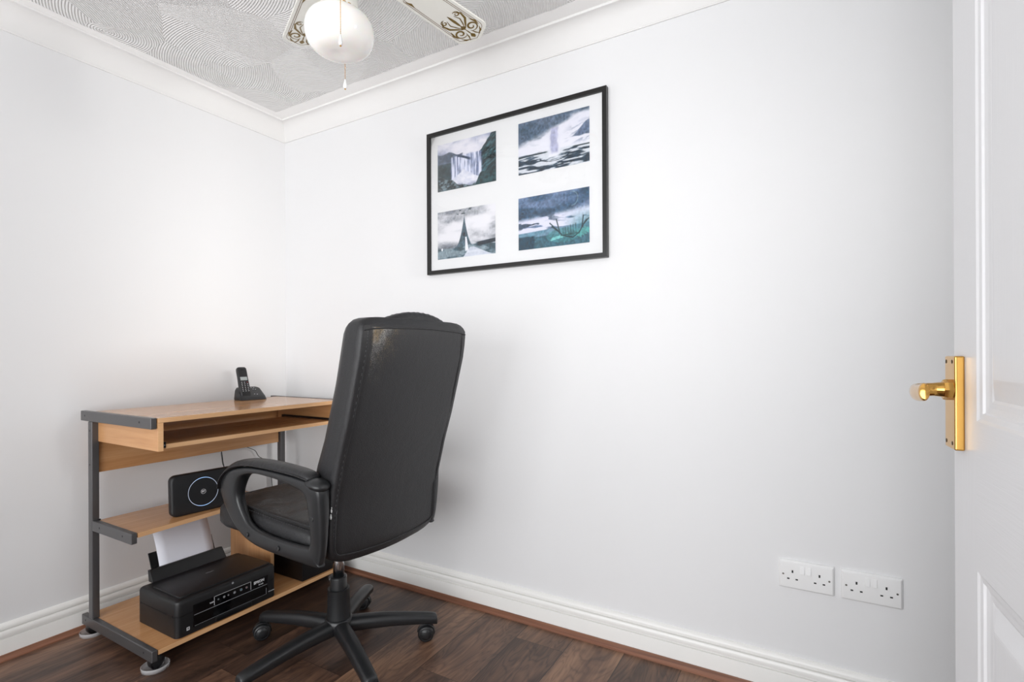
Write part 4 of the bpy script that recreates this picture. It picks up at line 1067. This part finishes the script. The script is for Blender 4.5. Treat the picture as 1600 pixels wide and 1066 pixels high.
def photo(name, fn, x0, x1, z0, z1, nx=190, nz=128):
    gx, gz = np.meshgrid(np.linspace(0, 1, nx + 1), np.linspace(0, 1, nz + 1), indexing='ij')
    img = fn(gx, gz); lum = img.mean(-1); img = img * (1 + (vnoise(gx, gz, 44, 30, 77, 2) - 0.5) * 0.9 * np.clip(1.05 - lum * 1.15, 0, 1))[..., None]
    img = np.clip((img - 0.5) * 1.08 + 0.5, 0, 1)
    img = np.where(img <= 0.04045, img / 12.92, ((img + 0.055) / 1.055) ** 2.4)
    V = np.stack([x0 + gx * (x1 - x0) - FK[0], np.full(gx.shape, -0.0118), z0 + gz * (z1 - z0) - FK[2]], -1).reshape(-1, 3)
    idx = np.arange((nx + 1) * (nz + 1)).reshape(nx + 1, nz + 1)
    F = np.stack([idx[:-1, :-1], idx[1:, :-1], idx[1:, 1:], idx[:-1, 1:]], -1).reshape(-1, 4)
    me = D.meshes.new(name); me.from_pydata(V.tolist(), [], F.tolist())
    ca = me.color_attributes.new('print', 'FLOAT_COLOR', 'POINT')
    rgba = np.concatenate([img.reshape(-1, 3), np.ones((V.shape[0], 1))], 1).astype(np.float32)
    ca.data.foreach_set('color', rgba.ravel())
    me.materials.append(M_PHOTO)
    o = D.objects.new(name, me); COL.objects.link(o); o.parent = mount
    return o
M_PHOTO = mat('photo_print', (0.5, 0.5, 0.5, 1), 0.4); t = NT(M_PHOTO)
at_ = t.n('ShaderNodeVertexColor'); at_.layer_name = 'print'; t.base(at_.outputs[0])
photo('photograph', photo_waterfall, 1.040, 1.338, 1.7545, 1.9575)['label'] = 'photograph of a waterfall'
photo('photograph', photo_geyser, 1.442, 1.7405, 1.7565, 1.9605)['label'] = 'photograph of a water spout'
photo('photograph', photo_tower, 1.039, 1.3335, 1.4615, 1.6655)['label'] = 'photograph of a spired tower'
photo('photograph', photo_ship, 1.441, 1.7390, 1.4600, 1.6650)['label'] = 'photograph of a ribbed metal sculpture'

# ------------------------------------------------------------------ double sockets
def socket(x0, z0, label):
    o = thing('double_socket', label, 'socket', (x0, 0, z0), group='double sockets low on the wall')
    w, h, d = 0.1455, 0.0855, 0.0095
    bm = BM(); rings = []
    for ins, y in ((0.0, -0.0002), (0.0, -0.0045), (0.0012, -0.0065), (0.0045, -d), (0.006, -d - .0003)):
        rings.append([(p[0], y, p[1]) for p in rrect(ins, w - ins, ins, h - ins, 0.0025, 0, 3)])
    loft(bm, rings); link('faceplate', bm, M_WHITEP, o, smooth=True).data.set_sharp_from_angle(angle=R(20))
    y = -d - 0.0003
    for c in (0.0375, 0.108):
        bm = BM()
        box(bm, c - 0.0022, c + 0.0022, y - .0003, y + .0005, 0.049, 0.057)
        box(bm, c - 0.0145, c - 0.0080, y - .0003, y + .0005, 0.0285, 0.0325)
        box(bm, c + 0.0080, c + 0.0145, y - .0003, y + .0005, 0.0285, 0.0325)
        link('pin_holes', bm, M_SCREW, o)
    for x in (0.0575, 0.0745):
        bm = BM(); hexa(bm, [(x, y, .050), (x + .0115, y, .050), (x + .0115, y + .001, .073), (x, y + .001, .073), (x, y - .0042, .050), (x + .0115, y - .0042, .050), (x + .0115, y - .0012, .073), (x, y - .0012, .073)])
        link('rocker_switch', bm, M_WHITEP, o, bevel=0.0006)
    for x in (0.0125, 0.133):
        bm = BM(); lathe(bm, [(0, y - .0006), (0.0024, y - .0005), (0.0030, y + .0002), (0, y + .0002)], (x, 0, 0.0425), 14, 'Y')
        link('fixing_screw', bm, mat('nickel', srgb(120, 118, 112), 0.3, 0.8), o)
socket(2.3508, 0.3315, 'white double wall socket, the one nearer the picture and further from the door')
socket(2.5130, 0.3315, 'white double wall socket, the one nearer the door edge')

# ------------------------------------------------------------------ ceiling fan with light
FN = (1.352, -0.828, ZC)
fan = thing('ceiling_fan', 'white ceiling fan with gold scroll patterned blades and a round glass lamp', 'ceiling fan', FN)
M_FANW = mat('fan_white', srgb(236, 235, 228), 0.25)
M_GOLD = mat('antique_gold_print', srgb(122, 98, 40), 0.4, 0.2)
M_LINE = mat('brown_line_print', srgb(116, 84, 54), 0.5)
def fl(name, prof, m, seg=48): 
    bm = BM(); lathe(bm, prof, seg=seg); o = link(name, bm, m, fan, smooth=True); o.data.set_sharp_from_angle(angle=R(35)); return o
fl('canopy', [(0, 0), (0.075, 0), (0.078, -.006), (0.075, -.030), (0.060, -.045), (0, -.045)], M_FANW)
fl('motor_housing', [(0, -.040), (0.06, -.042), (0.105, -.056), (0.112, -.070), (0.112, -.095), (0.100, -.112), (0.062, -.120), (0, -.120)], M_FANW)
fl('brass_band', [(0.1125, -.076), (0.1135, -.078), (0.1135, -.088), (0.1125, -.090)], M_BRASS)
fl('switch_housing', [(0, -.150), (0.046, -.150), (0.052, -.158), (0.052, -.215), (0.048, -.232), (0, -.232)], M_FANW)
fl('blade_hub', [(0, -.118), (0.055, -.118), (0.062, -.125), (0.062, -.144), (0.055, -.152), (0, -.152)], M_FANW)
fit = fl('light_fitter', [(0, -.228), (0.034, -.230), (0.044, -.240), (0.0475, -.262), (0.0485, -.320), (0.0465, -.3215), (0.044, -.320), (0.040, -.295), (0, -.290)], M_FANW)
bm = BM(); 
for k in range(22):
    a = 2 * PI * k / 22; a2 = a + 2 * PI / 22 * 0.55
    tube(bm, [(0.0488 * math.cos(a + (a2 - a) * j / 4), 0.0488 * math.sin(a + (a2 - a) * j / 4), -.3175) for j in range(5)], 0.0011, 6)
link('brass_trim', bm, M_BRASS, fit, smooth=True)
for a in (R(25), R(-65), R(145)):
    bm = BM(); c, s = math.cos(a), math.sin(a); cyl(bm, (0.045 * c, 0.045 * s, -.284), (0.060 * c, 0.060 * s, -.284), 0.0022, seg=10); cyl(bm, (0.058 * c, 0.058 * s, -.284), (0.064 * c, 0.064 * s, -.284), 0.0048, seg=14)
    link('thumb_screw', bm, M_SCREW, fit, smooth=True)
# opal glass globe, slightly flattened, dimpled underneath
M_OPAL = mat('opal_glass', srgb(250, 248, 243), 0.12)
M_OPAL.node_tree.nodes['Principled BSDF'].inputs['Subsurface Weight'].default_value = 0.3
gz = -0.3600
gp = [(v.x, gz + v.z) for v in smooth_path([(.0435, 0, .054), (.0435, 0, .038), (.058, 0, .034), (.074, 0, .023), (.0845, 0, .008), (.0885, 0, -.011), (.0865, 0, -.031), (.079, 0, -.048), (.067, 0, -.060), (.050, 0, -.068), (.030, 0, -.0710), (.012, 0, -.069), (0.0, 0, -.068)], 4)]
fl('glass_globe', gp, M_OPAL, 64)
FB = R(80.5)
def blade_outline(R0, R1):
    """half outline (radial, lateral)"""
    return [(R0, .030), (R0 + .02, .044), (R0 + .05, .052), (R0 + .12, .056), (R1 - .10, .063), (R1 - .045, .065), (R1 - .034, .063), (R1 - .026, .057), (R1 - .016, .040), (R1 - .006, .022), (R1 - .001, .008), (R1, 0)]
def spiral(cx, cy, r0, r1, a0, turns, n=26, flip=1):
    return [(cx + (r0 + (r1 - r0) * k / n) * math.cos(a0 + flip * 2 * PI * turns * k / n), cy + (r0 + (r1 - r0) * k / n) * math.sin(a0 + flip * 2 * PI * turns * k / n)) for k in range(n + 1)]
def ribbon(bm, pts, w, z, mi=0):
    P = [Vector((p[0], p[1], 0)) for p in pts]; n = len(P); L, Rr = [], []
    for i, p in enumerate(P):
        d = (P[min(i + 1, n - 1)] - P[max(i - 1, 0)]); d = d.normalized() if d.length > 0 else Vector((1, 0, 0)); nn = Vector((-d.y, d.x, 0))
        ww = (w[0] + (w[1] - w[0]) * math.sin(PI * i / (n - 1))) / 2 if isinstance(w, tuple) else w / 2
        L.append(bm.verts.new((p.x + nn.x * ww, p.y + nn.y * ww, z))); Rr.append(bm.verts.new((p.x - nn.x * ww, p.y - nn.y * ww, z)))
    for i in range(n - 1): 
        bm.faces.new((L[i], L[i + 1], Rr[i + 1], Rr[i]))
R0, R1 = 0.13, 0.545
H = blade_outline(R0, R1)
def blade_parts():
    bm = BM(); out = H + [(a, -b) for a, b in reversed(H[:-1])]; zt, zb = 0.003, -0.003
    T = [bm.verts.new((a, b, zt)) for a, b in out]; Bt = [bm.verts.new((a, b, zb)) for a, b in out]
    bm.faces.new(T); bm.faces.new(list(reversed(Bt)))
    for i in range(len(out)): j = (i + 1) % len(out); bm.faces.new((T[i], Bt[i], Bt[j], T[j]))
    ln = BM()
    for s in (1, -1):
        for off, r0 in ((.011, R1 - .33), (.0165, R1 - .33)):
            pts = [(a - (0 if a < R1 - .05 else off * .85), s * max(b - off, 0)) for a, b in H if a > r0 - .06]
            pts = [(max(p[0], R1 - .30), p[1]) for p in pts]
            if off > .012: pts = [p for p in pts if p[0] < R1 - .055]
            ribbon(ln, pts, 0.0016, -0.0034)
    g = BM(); z = -0.0035; c = R1 - .080; K = 1.32
    def G(pts, w): 
        w = tuple(q * 1.45 for q in w); ribbon(g, [(c + (px - c) * K, py * K) if px > R1 - .2 else (px, py) for px, py in pts], w, z)
    for s in (1, -1):
        G(spiral(c + .012, s * .0195, .0035, .0165, R(90 * s), 1.35, 30, -s), (.0013, .0048))
        
        G(spiral(c - .045, s * .021, .002, .0095, R(180), 1.1, 22, s), (.0012, .0030))
        G([(c - .054, s * .019), (c - .040, s * .031), (c - .020, s * .027), (c - .004, s * .013), (c + .006, s * .004)], (.0010, .0056))
        G([(c - .045, s * .012), (c - .028, s * .017), (c - .010, s * .010), (c + .004, s * .002)], (.0010, .0030))
        G([(c - .012, s * .032), (c + .004, s * .037), (c + .020, s * .036)], (.0008, .0056))
        G([(c + .026, s * .032), (c + .038, s * .026), (c + .046, s * .012)], (.0008, .0050))
        G([(c + .020, s * .008), (c + .034, s * .011), (c + .047, s * .018)], (.0008, .0034))
        G(spiral(R1 - .315, s * .030, .002, .0140, R(200), 1.2, 22, -s), (.0012, .0032))
        G(spiral(R1 - .345, s * .038, .001, .0085, R(100), 1.1, 18, s), (.0012, .0028))
        G([(R1 - .290, s * .043), (R1 - .272, s * .038), (R1 - .255, s * .040)], (.0006, .0060))
    G([(c - .056, 0), (c - .045, 0), (c - .03, 0), (c - .015, 0), (c - .004, 0)], (.0006, .0070))
    G([(c - .007, 0), (c + .001, 0), (c + .009, 0)], (.002, .0125))
    G([(c + .008, 0), (c + .022, 0), (c + .034, 0)], (.0012, .0030))
    G([(c + .030, 0), (c + .038, 0), (c + .046, 0)], (.004, .0120))
    br = BM(); ribbon_pts = []
    box(br, 0.05, 0.17, -.012, .012, -0.0075, -0.0035); box(br, 0.155, 0.20, -.032, .032, -0.0065, -0.0035)
    return bm, ln, g, br
for k in range(5):
    a = FB + 2 * PI * k / 5
    M = Matrix.Translation((0, 0, -0.131)) @ Matrix.Rotation(a, 4, 'Z') @ Matrix.Rotation(R(-9), 4, 'X')
    b1, ln, g, br = blade_parts()
    for q in (b1, ln, g, br): bmesh.ops.transform(q, matrix=M, verts=q.verts)
    bl = link('blade', b1, M_FANW, fan, bevel=0.0012)
    link('border_lines', ln, M_LINE, bl); link('scroll_pattern', g, M_GOLD, bl)
    ib = link('blade_bracket', br, M_FANW, fan, bevel=0.001)
    for (x, y) in ((.165, .022), (.165, -.022), (.190, 0)):
        sc = BM(); bmesh.ops.create_uvsphere(sc, u_segments=10, v_segments=6, radius=0.0042, matrix=M @ Matrix.Translation((x, y, -.0075)) @ Matrix.Diagonal((1, 1, .5, 1)))
        link('bracket_screw', sc, M_BRASS, ib, smooth=True)
# pull chains: one in front of the globe, one behind hanging lower
def chain(x, y, z0, z1, lab):
    bm = BM(); n = int((z0 - z1) / 0.0042)
    for i in range(n):
        bmesh.ops.create_icosphere(bm, subdivisions=1, radius=0.0014, matrix=Matrix.Translation((x, y, z0 - (z0 - z1) * i / n)))
    tube(bm, [(x, y, z0), (x, y, z1)], 0.0005, 6)
    c_ = link('pull_chain', bm, M_BRASS, fan, smooth=True); c_['label'] = lab
    bm = BM(); lathe(bm, [(0, z1 + .002), (.0014, z1), (.0030, z1 - .007), (.0052, z1 - .016), (.0055, z1 - .021), (.0040, z1 - .0255), (0, z1 - .0265)], (x, y, 0), 20)
    link('pull_knob', bm, M_WHITEP, c_, smooth=True)
    bm = BM(); lathe(bm, [(0, z1 - .026), (.0022, z1 - .0262), (.0022, z1 - .0285), (0, z1 - .0285)], (x, y, 0), 12); link('knob_tip', bm, M_BRASS, c_)
def chains():
    C_ = Vector((2.4292, -1.7883)); c = Vector(FN[:2]); d = (C_ - c).normalized(); sd = Vector((-d.y, d.x))
    p = d * 0.095 + sd * 0.002; chain(p.x, p.y, -.215, -.436, 'short pull chain in front of the globe')
    bm = BM(); tube(bm, [(p.x * .5, p.y * .5, -.205), (p.x * .8, p.y * .8, -.207), (p.x, p.y, -.215)], 0.0012, 8); link('chain_outlet', bm, M_BRASS, fan, smooth=True)
    q = d * -0.092 + sd * 0.014 ; chain(q.x, q.y, -.215, -.450, 'long pull chain behind the globe')
    bm = BM(); tube(bm, [(q.x * .5, q.y * .5, -.205), (q.x * .8, q.y * .8, -.207), (q.x, q.y, -.215)], 0.0012, 8); link('chain_outlet', bm, M_BRASS, fan, smooth=True)
chains()
